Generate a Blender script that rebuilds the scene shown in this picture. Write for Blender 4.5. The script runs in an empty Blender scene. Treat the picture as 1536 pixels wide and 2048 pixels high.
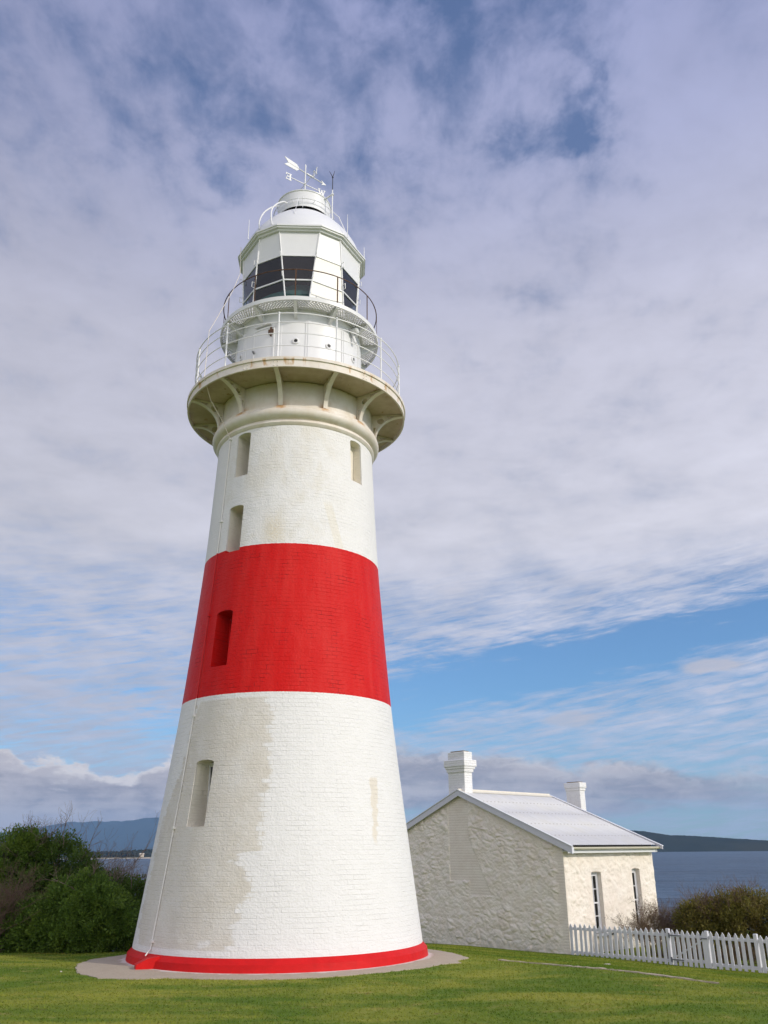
import bpy, bmesh, math, random
import numpy as np
from mathutils import Vector, Matrix
PI = math.pi
rad = math.radians
random.seed(7)
rng = np.random.default_rng(11)
C = bpy.context.scene.collection
scene = bpy.context.scene

# ------------------------------------------------------------------ helpers
def link(o, parent=None):
    C.objects.link(o)
    if parent is not None:
        o.parent = parent
    return o

def tag(o, label=None, cat=None, group=None, kind=None):
    if label: o['label'] = label
    if cat: o['category'] = cat
    if group: o['group'] = group
    if kind: o['kind'] = kind
    return o

def empty(name, loc=(0, 0, 0), rz=0.0):
    o = bpy.data.objects.new(name, None)
    o.location = loc
    o.rotation_euler = (0, 0, rz)
    o.empty_display_size = .3
    return link(o)

class MB:
    """collects simple shapes into one mesh"""
    def __init__(s):
        s.v = []; s.f = []
    def add(s, vs, fs):
        b = len(s.v)
        s.v += [tuple(p) for p in vs]
        s.f += [tuple(i + b for i in f) for f in fs]
        return s
    def box(s, c, d, rz=0.0, M=None):
        hx, hy, hz = d[0] / 2, d[1] / 2, d[2] / 2
        vs = [Vector((x, y, z)) for z in (-hz, hz) for x, y in ((-hx, -hy), (hx, -hy), (hx, hy), (-hx, hy))]
        R = M if M is not None else Matrix.Rotation(rz, 3, 'Z')
        vs = [R @ p + Vector(c) for p in vs]
        return s.add(vs, [(3, 2, 1, 0), (4, 5, 6, 7), (0, 1, 5, 4), (1, 2, 6, 5), (2, 3, 7, 6), (3, 0, 4, 7)])
    def bar(s, a, b, w, h=None, up=(0, 0, 1)):
        a, b = Vector(a), Vector(b)
        x = (b - a); L = x.length; x.normalize()
        u = Vector(up)
        if abs(x.dot(u)) > .98: u = Vector((0, 1, 0))
        y = u.cross(x).normalized(); z = x.cross(y)
        M = Matrix((x, y, z)).transposed()
        return s.box((a + b) / 2, (L, w, h or w), M=M)
    def tube(s, path, r, n=8, closed=False):
        P = [Vector(p) for p in path]
        m = len(P)
        rr = r if isinstance(r, (list, tuple)) else [r] * m
        prev = None; vs = []; fs = []
        for i, p in enumerate(P):
            if closed: t = (P[(i + 1) % m] - P[i - 1])
            else: t = P[min(i + 1, m - 1)] - P[max(i - 1, 0)]
            t.normalize()
            if prev is None:
                u = Vector((0, 0, 1)) if abs(t.z) < .9 else Vector((1, 0, 0))
                y = u.cross(t).normalized()
            else:
                y = (prev - t * prev.dot(t)).normalized()
            prev = y
            z = t.cross(y)
            for k in range(n):
                a = 2 * PI * k / n
                vs.append(p + (y * math.cos(a) + z * math.sin(a)) * rr[i])
        for i in range(m if closed else m - 1):
            j = (i + 1) % m
            for k in range(n):
                l = (k + 1) % n
                fs.append((i * n + k, i * n + l, j * n + l, j * n + k))
        if not closed:
            fs.append(tuple(range(n - 1, -1, -1)))
            fs.append(tuple((m - 1) * n + k for k in range(n)))
        return s.add(vs, fs)
    def ring(s, R, z, r, n=96, k=8):
        return s.tube([(R * math.sin(2 * PI * i / n), -R * math.cos(2 * PI * i / n), z) for i in range(n)], r, k, True)
    def lathe(s, prof, n=96, closed=False):
        m = len(prof); vs = []; fs = []
        for r, z in prof:
            for i in range(n):
                a = 2 * PI * i / n
                vs.append((r * math.sin(a), -r * math.cos(a), z))
        for j in range(m if closed else m - 1):
            q = (j + 1) % m
            for i in range(n):
                l = (i + 1) % n
                fs.append((j * n + i, j * n + l, q * n + l, q * n + i))
        return s.add(vs, fs)
    def sphere(s, c, r, n=10, m=6):
        vs = [(c[0], c[1], c[2] - r)]; fs = []
        for j in range(1, m):
            a = -PI / 2 + PI * j / m
            for i in range(n):
                b = 2 * PI * i / n
                vs.append((c[0] + r * math.cos(a) * math.cos(b), c[1] + r * math.cos(a) * math.sin(b), c[2] + r * math.sin(a)))
        vs.append((c[0], c[1], c[2] + r))
        for i in range(n):
            fs.append((0, 1 + (i + 1) % n, 1 + i))
            for j in range(m - 2):
                p = 1 + j * n
                fs.append((p + i, p + (i + 1) % n, p + n + (i + 1) % n, p + n + i))
            p = 1 + (m - 2) * n
            fs.append((p + i, p + (i + 1) % n, len(vs) - 1))
        return s.add(vs, fs)
    def prism(s, poly, fn, d0, d1):
        """poly: 2d outline; fn(a, b, d) -> 3d point"""
        n = len(poly)
        vs = [fn(a, b, d0) for a, b in poly] + [fn(a, b, d1) for a, b in poly]
        fs = [tuple(range(n - 1, -1, -1)), tuple(range(n, 2 * n))]
        fs += [(i, (i + 1) % n, n + (i + 1) % n, n + i) for i in range(n)]
        return s.add(vs, fs)
    def build(s, name, mat, parent=None, smooth=None):
        me = bpy.data.meshes.new(name)
        me.from_pydata([tuple(p) for p in s.v], [], s.f)
        bm = bmesh.new(); bm.from_mesh(me)
        bmesh.ops.recalc_face_normals(bm, faces=bm.faces)
        bm.to_mesh(me); bm.free()
        me.materials.append(mat)
        if smooth:
            for p in me.polygons: p.use_smooth = True
            me.set_sharp_from_angle(angle=rad(smooth))
        return link(bpy.data.objects.new(name, me), parent)

def np_mesh(name, V, F, mat, parent=None):
    """V (n,3), F (m,k) arrays -> mesh object"""
    me = bpy.data.meshes.new(name)
    k = F.shape[1]
    me.vertices.add(len(V)); me.vertices.foreach_set('co', V.astype(np.float32).ravel())
    me.loops.add(F.size); me.loops.foreach_set('vertex_index', F.astype(np.int32).ravel())
    me.polygons.add(len(F)); me.polygons.foreach_set('loop_start', np.arange(0, F.size, k, dtype=np.int32))
    me.update(calc_edges=True)
    me.materials.append(mat)
    return link(bpy.data.objects.new(name, me), parent)

# ------------------------------------------------------------------ node helpers
class NT:
    def __init__(s, tree):
        s.t = tree; s.n = tree.nodes; s.l = tree.links
    def node(s, typ, **kw):
        nd = s.n.new(typ)
        ins = kw.pop('ins', {})
        for k, v in kw.items(): setattr(nd, k, v)
        for k, v in ins.items(): s.set(nd.inputs[k], v)
        return nd
    def set(s, sock, v):
        if hasattr(v, 'is_output'): s.l.new(v, sock)
        elif isinstance(v, (tuple, list)):
            v = tuple(v)
            if sock.type == 'RGBA' and len(v) == 3: v = v + (1,)
            sock.default_value = v
        else: sock.default_value = v
    def m(s, op, a, b=None, c=None, clamp=False):
        nd = s.n.new('ShaderNodeMath'); nd.operation = op; nd.use_clamp = clamp
        for i, v in enumerate((a, b, c)):
            if v is not None: s.set(nd.inputs[i], v)
        return nd.outputs[0]
    def mix(s, f, a, b, mode='MIX'):
        nd = s.n.new('ShaderNodeMix'); nd.data_type = 'RGBA'; nd.blend_type = mode
        s.set(nd.inputs[0], f); s.set(nd.inputs[6], a); s.set(nd.inputs[7], b)
        return nd.outputs[2]
    def smooth(s, v, a, b, o0=0.0, o1=1.0):
        nd = s.n.new('ShaderNodeMapRange'); nd.interpolation_type = 'SMOOTHSTEP'
        for k, q in ((0, v), (1, a), (2, b), (3, o0), (4, o1)): s.set(nd.inputs[k], q)
        return nd.outputs[0]
    def lin(s, v, a, b, o0=0.0, o1=1.0):
        nd = s.n.new('ShaderNodeMapRange'); nd.clamp = True
        for k, q in ((0, v), (1, a), (2, b), (3, o0), (4, o1)): s.set(nd.inputs[k], q)
        return nd.outputs[0]
    def comb(s, x, y, z=0.0):
        nd = s.n.new('ShaderNodeCombineXYZ')
        for i, v in enumerate((x, y, z)): s.set(nd.inputs[i], v)
        return nd.outputs[0]
    def sep(s, v):
        nd = s.n.new('ShaderNodeSeparateXYZ'); s.set(nd.inputs[0], v); return nd.outputs
    def noise(s, vec, scale, detail=5.0, rough=.55, dist=0.0, out=0):
        nd = s.n.new('ShaderNodeTexNoise')
        if vec is not None: s.set(nd.inputs['Vector'], vec)
        for k, v in (('Scale', scale), ('Detail', detail), ('Roughness', rough), ('Distortion', dist)): s.set(nd.inputs[k], v)
        return nd.outputs[out]
    def scale(s, vec, sc):
        nd = s.n.new('ShaderNodeVectorMath'); nd.operation = 'MULTIPLY'
        s.set(nd.inputs[0], vec); s.set(nd.inputs[1], sc); return nd.outputs[0]
    def curve(s, v, pts):
        nd = s.n.new('ShaderNodeFloatCurve'); c = nd.mapping.curves[0]
        while len(c.points) < len(pts): c.points.new(.5, .5)
        for p, (x, y) in zip(c.points, pts):
            p.location = (x, y); p.handle_type = 'VECTOR'
        nd.mapping.update(); s.set(nd.inputs['Value'], v); return nd.outputs[0]
    def bump(s, h, strength=.3, dist=.02, normal=None):
        nd = s.n.new('ShaderNodeBump'); nd.inputs['Strength'].default_value = strength
        nd.inputs['Distance'].default_value = dist; s.set(nd.inputs['Height'], h)
        if normal is not None: s.set(nd.inputs['Normal'], normal)
        return nd.outputs[0]
    def obj(s): return s.n.new('ShaderNodeTexCoord').outputs['Object']
    def pos(s): return s.n.new('ShaderNodeNewGeometry').outputs['Position']

def material(name, fn):
    m = bpy.data.materials.new(name); m.use_nodes = True
    t = NT(m.node_tree); t.n.clear()
    out = t.n.new('ShaderNodeOutputMaterial')
    sh = fn(t)
    t.l.new(sh, out.inputs['Surface'])
    return m

def principled(t, col, rough=.5, spec=.4, metal=0.0, normal=None, **kw):
    p = t.n.new('ShaderNodeBsdfPrincipled')
    t.set(p.inputs['Base Color'], col); t.set(p.inputs['Roughness'], rough)
    t.set(p.inputs['Specular IOR Level'], spec); t.set(p.inputs['Metallic'], metal)
    if normal is not None: t.set(p.inputs['Normal'], normal)
    for k, v in kw.items(): t.set(p.inputs[k], v)
    return p.outputs[0]

# ------------------------------------------------------------------ camera (values recovered from the photograph's perspective)
CAM_H = 1.879
PITCH, ROLL = rad(21.643), rad(.503)
cam = bpy.data.cameras.new('camera')
cam.sensor_fit = 'VERTICAL'; cam.sensor_height = 36.0; cam.sensor_width = 27.0
cam.lens = 1705.2 / 2048 * 36
cam.clip_start = .1; cam.clip_end = 60000
co = link(bpy.data.objects.new('camera', cam))
co.matrix_world = Matrix.Translation((0, 0, CAM_H)) @ Matrix.Rotation(PI / 2 + PITCH, 4, 'X') @ Matrix.Rotation(-ROLL, 4, 'Z')
scene.camera = co

# ------------------------------------------------------------------ light
SUN_AZ, SUN_EL = rad(121.0), rad(27.5)           # azimuth clockwise from +Y
sd = Vector((math.sin(SUN_AZ) * math.cos(SUN_EL), math.cos(SUN_AZ) * math.cos(SUN_EL), math.sin(SUN_EL)))
sl = bpy.data.lights.new('sun', 'SUN'); sl.energy = 2.35; sl.angle = rad(.6); sl.color = (1.0, .93, .82)
so = link(bpy.data.objects.new('sun', sl)); so.rotation_euler = sd.to_track_quat('Z', 'Y').to_euler()
so.location = (20, -20, 60)

vs = scene.view_settings
vs.view_transform = 'Standard'; vs.look = 'None'; vs.exposure = 0.0; vs.gamma = 1.0
vs.use_curve_mapping = False

# ------------------------------------------------------------------ world: Nishita sky with procedural clouds
def build_world():
    w = bpy.data.worlds.new('World'); scene.world = w; w.use_nodes = True
    t = NT(w.node_tree); t.n.clear()
    out = t.n.new('ShaderNodeOutputWorld')
    sky = t.node('ShaderNodeTexSky', sky_type='NISHITA')
    sky.sun_disc = False; sky.sun_elevation = SUN_EL; sky.sun_rotation = SUN_AZ
    sky.altitude = 20; sky.air_density = 1.0; sky.dust_density = .35; sky.ozone_density = 2.2
    tint = t.mix(1.0, sky.outputs[0], SKY_TINT, 'MULTIPLY')
    bg = t.node('ShaderNodeBackground', ins={'Strength': SKY_STR, 'Color': tint})
    d = t.n.new('ShaderNodeTexCoord').outputs['Generated']
    x, y, z = t.sep(d)[0:3]
    zc = t.m('MAXIMUM', z, 0.0)
    deg = 180 / PI
    el = t.m('MULTIPLY', t.m('ARCSINE', zc), deg)
    az = t.m('MULTIPLY', t.m('ARCTAN2', x, y), deg)
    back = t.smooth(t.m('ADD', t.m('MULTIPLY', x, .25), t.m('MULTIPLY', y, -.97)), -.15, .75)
    k = t.m('DIVIDE', 1.0, t.m('ADD', zc, .10))
    P = t.comb(t.m('MULTIPLY', x, k), t.m('MULTIPLY', y, k), 0.0)
    nA = t.noise(t.scale(P, (1.0, 1.35, 1)), 1.5, 10, .58, .5)
    nB = t.noise(P, 5.5, 8, .60, .25)
    nC = t.noise(t.scale(P, (1.25, .75, 1)), 13.0, 5, .6, .3)
    warp = t.noise(P, 3.2, 6, .62, 0, out=1)
    wx, wy, wz = t.sep(warp)[0:3]
    azw = t.m('ADD', az, t.m('MULTIPLY', t.m('SUBTRACT', wx, .5), 26.0))
    elw = t.m('ADD', el, t.m('MULTIPLY', t.m('SUBTRACT', wy, .5), 18.0))
    def blob(a, e, sa, se, A=azw, E=elw):
        u = t.m('DIVIDE', t.m('SUBTRACT', A, a), sa); v = t.m('DIVIDE', t.m('SUBTRACT', E, e), se)
        return t.m('EXPONENT', t.m('MULTIPLY', t.m('ADD', t.m('MULTIPLY', u, u), t.m('MULTIPLY', v, v)), -1.0))
    # high broken sheet
    base = t.curve(t.m('DIVIDE', el, 90.0), [(0, .45), (.07, .55), (.12, .58), (.17, .72), (.22, .95), (.42, .93), (.50, .74), (.60, .60), (1.0, .8)])
    o = t.m('ADD', base, t.m('MULTIPLY', t.m('SUBTRACT', nA, .5), t.lin(el, 20, 42, .8, .70)))
    o = t.m('ADD', o, t.m('MULTIPLY', t.m('SUBTRACT', nB, .5), t.lin(el, 14, 42, .25, 1.35)))
    o = t.m('ADD', o, t.m('MULTIPLY', t.m('SUBTRACT', nC, .5), t.lin(el, 18, 44, .10, 1.15)))
    for a, e, sa, se, amp in ((16.8, 48.6, 1.9, 4.6, .34), (15.0, 45.8, 4.6, 1.0, .26), (18.6, 45.3, 2.0, .7, .16), (-1.0, 51, 13, 6, .20), (29, 46, 8, 9, -.30), (3.0, 52.8, 5.0, 2.0, .38), (23.5, 42.0, 4.0, 1.6, .25), (-14, 46, 4, 3, .18), (-26, 50, 8, 3, .12)):
        o = t.m('SUBTRACT', o, t.m('MULTIPLY', blob(a, e, sa, se), t.m('MULTIPLY', amp, t.lin(t.m('ADD', nB, nC), .7, 1.3, 1.55, .25))))
    # long blue opening low on the right
    streak = t.noise(t.comb(t.m('MULTIPLY', az, .11), t.m('MULTIPLY', el, .62), 0.0), 1.4, 8, .62, .6)
    elb = t.m('ADD', el, t.m('MULTIPLY', t.m('SUBTRACT', streak, .5), 5.2))
    cl = t.m('ADD', 9.1, t.m('MULTIPLY', t.m('SUBTRACT', az, 1.0), .175))
    bw = t.lin(az, -6, 26, 1.7, 1.35)
    streak2 = t.noise(t.comb(t.m('MULTIPLY', az, .22), t.m('ADD', t.m('MULTIPLY', el, 1.9), t.m('MULTIPLY', az, -.30)), 2.0), 1.5, 8, .65, .5)
    q = t.m('DIVIDE', t.m('SUBTRACT', elb, cl), bw)
    q = t.m('MULTIPLY', q, t.smooth(q, -.2, .6, 1.0, .68))
    band = t.m('EXPONENT', t.m('MULTIPLY', t.m('MULTIPLY', q, q), -1.0))
    band = t.m('MULTIPLY', band, t.smooth(az, -13, 2, .12, 1.0))
    band = t.m('MULTIPLY', band, t.smooth(az, 34, 60, 1.0, .2))
    o = t.m('SUBTRACT', o, t.m('MULTIPLY', band, .80))
    o = t.m('ADD', o, t.m('MULTIPLY', t.m('SUBTRACT', streak2, .5), t.lin(el, 13, 20, 1.5, .0)))
    o = t.m('ADD', o, t.m('MULTIPLY', t.m('SUBTRACT', streak, .5), t.lin(el, 10, 26, .75, .0)))
    o = t.m('SUBTRACT', o, t.m('MULTIPLY', blob(-14.2, 7.9, 2.6, .8, az, elb), .42))
    o = t.m('ADD', o, t.m('MULTIPLY', t.m('MULTIPLY', t.smooth(az, -4, -10), t.smooth(el, 14, 9)), .24))
    op = t.smooth(o, .05, .98, t.lin(el, 22, 40, .04, .22), .97)
    # sheet colour: bright and pale lower down, thinner and bluer near the zenith
    tone = t.m('ADD', 1.0, t.m('MULTIPLY', t.m('SUBTRACT', nA, .5), .40))
    tone = t.m('ADD', tone, t.m('MULTIPLY', t.m('SUBTRACT', nB, .5), .35))
    tone = t.m('MULTIPLY', tone, t.lin(az, -35, 30, .88, 1.10))
    r = t.curve(t.m('DIVIDE', el, 90.0), [(0, .47), (.10, .54), (.22, .66), (.36, .57), (.48, .40), (.60, .30), (1, .42)])
    g = t.curve(t.m('DIVIDE', el, 90.0), [(0, .53), (.10, .565), (.22, .655), (.36, .57), (.48, .425), (.60, .335), (1, .45)])
    b = t.curve(t.m('DIVIDE', el, 90.0), [(0, .68), (.10, .69), (.22, .735), (.36, .68), (.48, .62), (.60, .56), (1, .58)])
    tone = t.m('MULTIPLY', tone, t.m('ADD', 1.0, t.m('MULTIPLY', back, 1.5)))   # unseen sky behind the camera brightened as added fill for shaded walls
    cc = t.n.new('ShaderNodeCombineColor')
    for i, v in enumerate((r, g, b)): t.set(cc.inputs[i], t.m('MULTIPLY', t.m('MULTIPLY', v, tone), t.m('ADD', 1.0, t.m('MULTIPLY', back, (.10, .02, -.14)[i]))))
    sheet = cc.outputs[0]
    # cumulus banks along the horizon
    cn = t.noise(t.comb(t.m('MULTIPLY', az, .20), t.m('MULTIPLY', el, .42), 3.0), 1.15, 9, .60, .2)
    cn2 = t.noise(t.comb(t.m('MULTIPLY', az, .09), t.m('MULTIPLY', el, .55), 9.0), 1.3, 6, .55, .3)
    cb = t.noise(t.comb(t.m('MULTIPLY', az, .42), t.m('MULTIPLY', el, .8), 1.0), 1.3, 8, .6, .3)
    topL = t.m('ADD', 4.95, t.m('MULTIPLY', t.m('SUBTRACT', cn, .5), 4.6))
    topL = t.m('ADD', topL, t.m('MULTIPLY', t.m('SUBTRACT', cb, .5), 1.5))
    topL = t.m('ADD', topL, blob(-13.6, 5.0, 1.1, 30, az, el))
    hL = t.m('SUBTRACT', topL, el)
    mL = t.m('MULTIPLY', t.smooth(hL, -.12, .30), t.smooth(az, -6, -12))
    mL = t.m('MULTIPLY', mL, t.smooth(el, .2, 1.5, .55, 1.0))
    topR = t.m('ADD', t.curve(t.lin(az, 0, 40), [(0, .66), (.12, .60), (.27, .52), (.42, .52), (.6, .40), (.8, .3), (1, .3)]), 0.0)
    topR = t.m('ADD', t.m('MULTIPLY', topR, 9.6), t.m('MULTIPLY', t.m('SUBTRACT', cn, .5), 3.4))
    hR = t.m('SUBTRACT', topR, el)
    mR = t.m('MULTIPLY', t.smooth(hR, -.2, .7), t.smooth(az, -6, 0))
    mR = t.m('MULTIPLY', mR, t.smooth(az, 17, 30, 1.0, .25))
    mR = t.m('MULTIPLY', mR, t.smooth(t.m('ADD', el, t.m('MULTIPLY', t.m('SUBTRACT', cn2, .5), 4.5)), 1.3, 2.7))
    mR = t.m('MULTIPLY', mR, .93)
    def puff(a, e, sa, se, amp=1.0):
        A = t.m('ADD', az, t.m('MULTIPLY', t.m('SUBTRACT', cb, .5), 2.4)); E = t.m('ADD', el, t.m('MULTIPLY', t.m('SUBTRACT', cn, .5), 1.0))
        return t.m('MULTIPLY', t.smooth(blob(a, e, sa, se, A, E), .30, .75), amp)
    pf = t.m('MAXIMUM', puff(20.9, 10.5, 2.3, .50, .8), puff(12.0, 7.7, 1.9, .62, .6))
    pf = t.m('MAXIMUM', pf, puff(14.6, 2.4, 2.2, .42, .55))
    pf = t.m('MAXIMUM', pf, puff(-17.5, 8.7, 3.0, .5, .35))
    h = t.m('MAXIMUM', t.m('MULTIPLY', hL, t.smooth(az, -2, -8)), t.m('MULTIPLY', hR, t.smooth(az, -8, -2)))
    sh = t.smooth(t.m('ADD', h, t.m('MULTIPLY', t.m('SUBTRACT', cb, .5), 3.6)), -.1, 1.25)
    sh = t.m('MAXIMUM', sh, t.m('MULTIPLY', t.smooth(az, -6, 2), t.smooth(t.m('ADD', cb, t.m('MULTIPLY', t.m('SUBTRACT', cn, .5), .6)), .66, .40, .35, .95)))
    cumc = t.mix(sh, (.80, .755, .76), t.mix(t.smooth(t.m('ADD', t.m('MULTIPLY', cn2, .6), t.m('MULTIPLY', cb, .4)), .38, .60), (.315, .305, .365), (.56, .525, .56)))
    cum = t.m('MAXIMUM', mL, mR)
    bgc = t.node('ShaderNodeBackground', ins={'Color': sheet, 'Strength': 1.0})
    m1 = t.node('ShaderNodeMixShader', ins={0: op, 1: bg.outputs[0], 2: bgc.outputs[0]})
    bgp = t.node('ShaderNodeBackground', ins={'Color': (.56, .55, .62), 'Strength': 1.0})
    m2 = t.node('ShaderNodeMixShader', ins={0: pf, 1: m1.outputs[0], 2: bgp.outputs[0]})
    bgu = t.node('ShaderNodeBackground', ins={'Color': cumc, 'Strength': 1.0})
    m3 = t.node('ShaderNodeMixShader', ins={0: cum, 1: m2.outputs[0], 2: bgu.outputs[0]})
    t.l.new(m3.outputs[0], out.inputs['Surface'])
SKY_STR = .115
SKY_TINT = (.62, .92, 1.20)
build_world()

# ------------------------------------------------------------------ materials
def polar(t):
    x, y, z = t.sep(t.obj())[0:3]
    th = t.m('MULTIPLY', t.m('ARCTAN2', x, t.m('MULTIPLY', y, -1.0)), 180 / PI)   # degrees to the right of the side that faces the lawn
    return x, y, z, th

Z_RED0, Z_RED1 = 4.725, 7.835
def tower_paint(t):
    x, y, z, th = polar(t)
    arc0 = t.m('MULTIPLY', th, 2.35 * PI / 180)
    wob = t.noise(t.comb(arc0, z, 0.0), 3.0, 3, .5, 0, out=1); wbx, wby, _w = t.sep(wob)[0:3]
    arc = t.m('ADD', arc0, t.m('MULTIPLY', t.m('SUBTRACT', wbx, .5), .05))
    zb = t.m('ADD', z, t.m('MULTIPLY', t.m('SUBTRACT', wby, .5), .035))
    br = t.node('ShaderNodeTexBrick', offset=.5, ins={'Vector': t.comb(arc, zb, 0.0), 'Scale': 1.0, 'Mortar Size': .007, 'Mortar Smooth': .6,
                'Brick Width': .235, 'Row Height': .082, 'Color1': (1, 1, 1), 'Color2': (.55, .55, .55), 'Mortar': (0, 0, 0)})
    bw = t.sep(br.outputs[0])[0]
    fine = t.noise(t.comb(arc, z, 0.0), 26, 4, .6)
    mid = t.noise(t.comb(arc, z, 0.0), 4.5, 5, .6)
    # position snapped to the courses so that paint edges follow the bricks
    row = t.m('FLOOR', t.m('DIVIDE', z, .082))
    jit = t.m('MULTIPLY', t.m('SUBTRACT', t.noise(t.comb(row, 0.0, 0.0), .83, 2, .5), .5), 7.0)
    jit2 = t.m('MULTIPLY', t.m('SUBTRACT', fine, .5), 2.2)
    thj = t.m('ADD', th, t.m('ADD', t.m('ADD', jit, jit2), t.m('MULTIPLY', t.m('SUBTRACT', t.m('MAXIMUM', bw, .55), .77), 9.0)))
    zn = t.m('DIVIDE', z, 5.0)
    right = [(.05, -17.8), (.15, -18.4), (.16, -15.8), (.21, -15.4), (.24, -11), (.31, -14.5), (.34, -18.2), (.37, -18.1), (.378, -10.4), (.41, -9.9), (.53, -9.5), (.57, -11.2), (.594, -7.7), (.79, -8.2), (.89, -7.5), (.905, -12), (.945, -12.1)]
    rb = t.m('MULTIPLY', t.m('SUBTRACT', t.curve(zn, [(a, (b + 100) / 100) for a, b in right]), 1.0), 100.0)
    left = [(.05, -68), (.18, -73), (.30, -70), (.45, -69), (.55, -66), (.62, -60), (.72, -55.5), (.85, -53.5), (.93, -52)]
    lb = t.m('MULTIPLY', t.m('SUBTRACT', t.curve(zn, [(a, (b + 100) / 100) for a, b in left]), 1.0), 100.0)
    patch = t.m('MULTIPLY', t.smooth(t.m('SUBTRACT', rb, thj), -1.2, 1.2), t.smooth(t.m('SUBTRACT', thj, lb), -.7, .7))
    patch = t.m('MULTIPLY', patch, t.m('MULTIPLY', t.smooth(z, .30, .36), t.smooth(z, 4.66, 4.60)))
    hole = t.smooth(t.noise(t.comb(arc, z, 4.0), 2.1, 3, .5), .70, .74)
    patch = t.m('MULTIPLY', patch, t.m('SUBTRACT', 1.0, t.m('MULTIPLY', hole, .6)))
    patch = t.m('MULTIPLY', patch, t.lin(t.noise(t.comb(arc, t.m('MULTIPLY', z, .6), 11.0), 2.6, 6, .65), .32, .60, .62, 1.0))
    # small cream run on the right
    c1 = t.m('ADD', 44.2, t.m('MULTIPLY', t.m('SUBTRACT', 3.1, z), -2.4))
    wd = t.lin(z, 2.0, 3.1, .9, 2.6)
    spot = t.smooth(t.m('SUBTRACT', wd, t.m('ABSOLUTE', t.m('SUBTRACT', t.m('ADD', th, t.m('ADD', t.m('MULTIPLY', jit, .55), t.m('MULTIPLY', t.m('SUBTRACT', mid, .5), 5.0))), c1))), -.6, .6)
    spot = t.m('MULTIPLY', spot, t.m('MULTIPLY', t.smooth(z, 1.95, 2.1), t.smooth(z, 3.22, 3.15)))
    white = t.mix(mid, (.735, .725, .705), (.79, .78, .77))
    cream = t.mix(t.noise(t.comb(arc, t.m('MULTIPLY', z, .5), 0.0), 3.2, 5, .6), (.59, .55, .485), (.685, .645, .575))
    col = t.mix(patch, white, cream)
    col = t.mix(t.m('MULTIPLY', spot, .8), col, (.69, .63, .53))
    # weathered cream stain above the red band
    un = t.noise(t.comb(t.m('MULTIPLY', arc, 1.1), t.m('MULTIPLY', z, .75), 7.0), 1.6, 6, .6, .4)
    um = t.m('MULTIPLY', t.smooth(un, .42, .62), t.m('MULTIPLY', t.smooth(th, 40, 16), t.smooth(th, -62, -46)))
    col = t.mix(t.m('MULTIPLY', um, t.m('MULTIPLY', t.smooth(z, 7.8, 7.9), .45)), col, (.67, .63, .545))
    ydx = t.m('DIVIDE', t.m('ADD', th, 12.0), 7.0); ydz = t.m('DIVIDE', t.m('SUBTRACT', z, 8.15), .35)
    yel = t.m('EXPONENT', t.m('MULTIPLY', t.m('ADD', t.m('MULTIPLY', ydx, ydx), t.m('MULTIPLY', ydz, ydz)), -1.0))
    yel = t.m('MULTIPLY', yel, t.m('MULTIPLY', t.smooth(z, 7.8, 7.9), t.smooth(fine, .3, .6)))
    col = t.mix(t.m('MULTIPLY', yel, .6), col, (.66, .56, .38))
    sx = t.m('SUBTRACT', th, t.lin(z, 8.9, 7.84, 21.5, 30.0))
    strk = t.m('MULTIPLY', t.smooth(t.m('ABSOLUTE', sx), 3.6, 2.6), t.m('MULTIPLY', t.smooth(z, 8.95, 8.75), t.smooth(z, 7.8, 7.84)))
    col = t.mix(t.m('MULTIPLY', strk, .5), col, (.72, .67, .56))
    rr = t.m('SQRT', t.m('ADD', t.m('MULTIPLY', x, x), t.m('MULTIPLY', y, y)))
    rw = t.m('MULTIPLY', t.curve(t.m('DIVIDE', z, 11.0), [(a / 11, b / 3) for a, b in ((0, 2.83), (.22, 2.801), (1.6, 2.619), (3.2, 2.411), (4.727, 2.231), (6.3, 2.090), (7.841, 1.968), (9.3, 1.893), (10.7, 1.835), (11, 1.825))]), 3.0)
    inn = t.m('GREATER_THAN', t.m('SUBTRACT', rw, rr), .035)
    col = t.mix(inn, col, t.mix(mid, (.76, .71, .60), (.82, .77, .67)))
    # red band
    edge = t.m('MULTIPLY', t.m('SUBTRACT', fine, .5), .02)
    ze = t.m('ADD', z, edge)
    red = t.m('MULTIPLY', t.m('GREATER_THAN', ze, Z_RED0), t.m('LESS_THAN', ze, Z_RED1))
    rv = t.noise(t.comb(t.m('MULTIPLY', arc, 1.6), t.m('MULTIPLY', z, .28), 2.0), 2.2, 6, .62)
    redc = t.mix(t.smooth(rv, .36, .76), (.58, .009, .008), (.62, .024, .020))
    crack = t.m('MULTIPLY', t.smooth(bw, .5, .1), t.smooth(t.noise(t.comb(arc, z, 5.0), 2.6, 5, .65), .50, .66))
    redc = t.mix(t.m('MULTIPLY', crack, .75), redc, (.16, .006, .008))
    col = t.mix(red, col, redc)
    plinth = t.m('LESS_THAN', z, .225)
    col = t.mix(plinth, col, (.60, .013, .015))
    # low grime where the courses meet
    col = t.mix(t.m('MULTIPLY', crack, t.lin(red, 0, 1, .16, 0)), col, (.50, .46, .40))
    bvar = t.m('MULTIPLY', bw, t.lin(t.noise(t.comb(arc, z, 9.0), 1.8, 4, .6), .38, .72, .10, .85))
    hgt = t.m('ADD', bvar, t.m('ADD', t.m('MULTIPLY', fine, 1.3), t.m('MULTIPLY', mid, 1.6)))
    nrm = t.bump(hgt, .75, .012)
    return principled(t, col, t.lin(red, 0, 1, .62, .48), t.lin(red, 0, 1, .2, .12), normal=nrm)
M_TOWER = material('painted_tower_brick', tower_paint)

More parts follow.
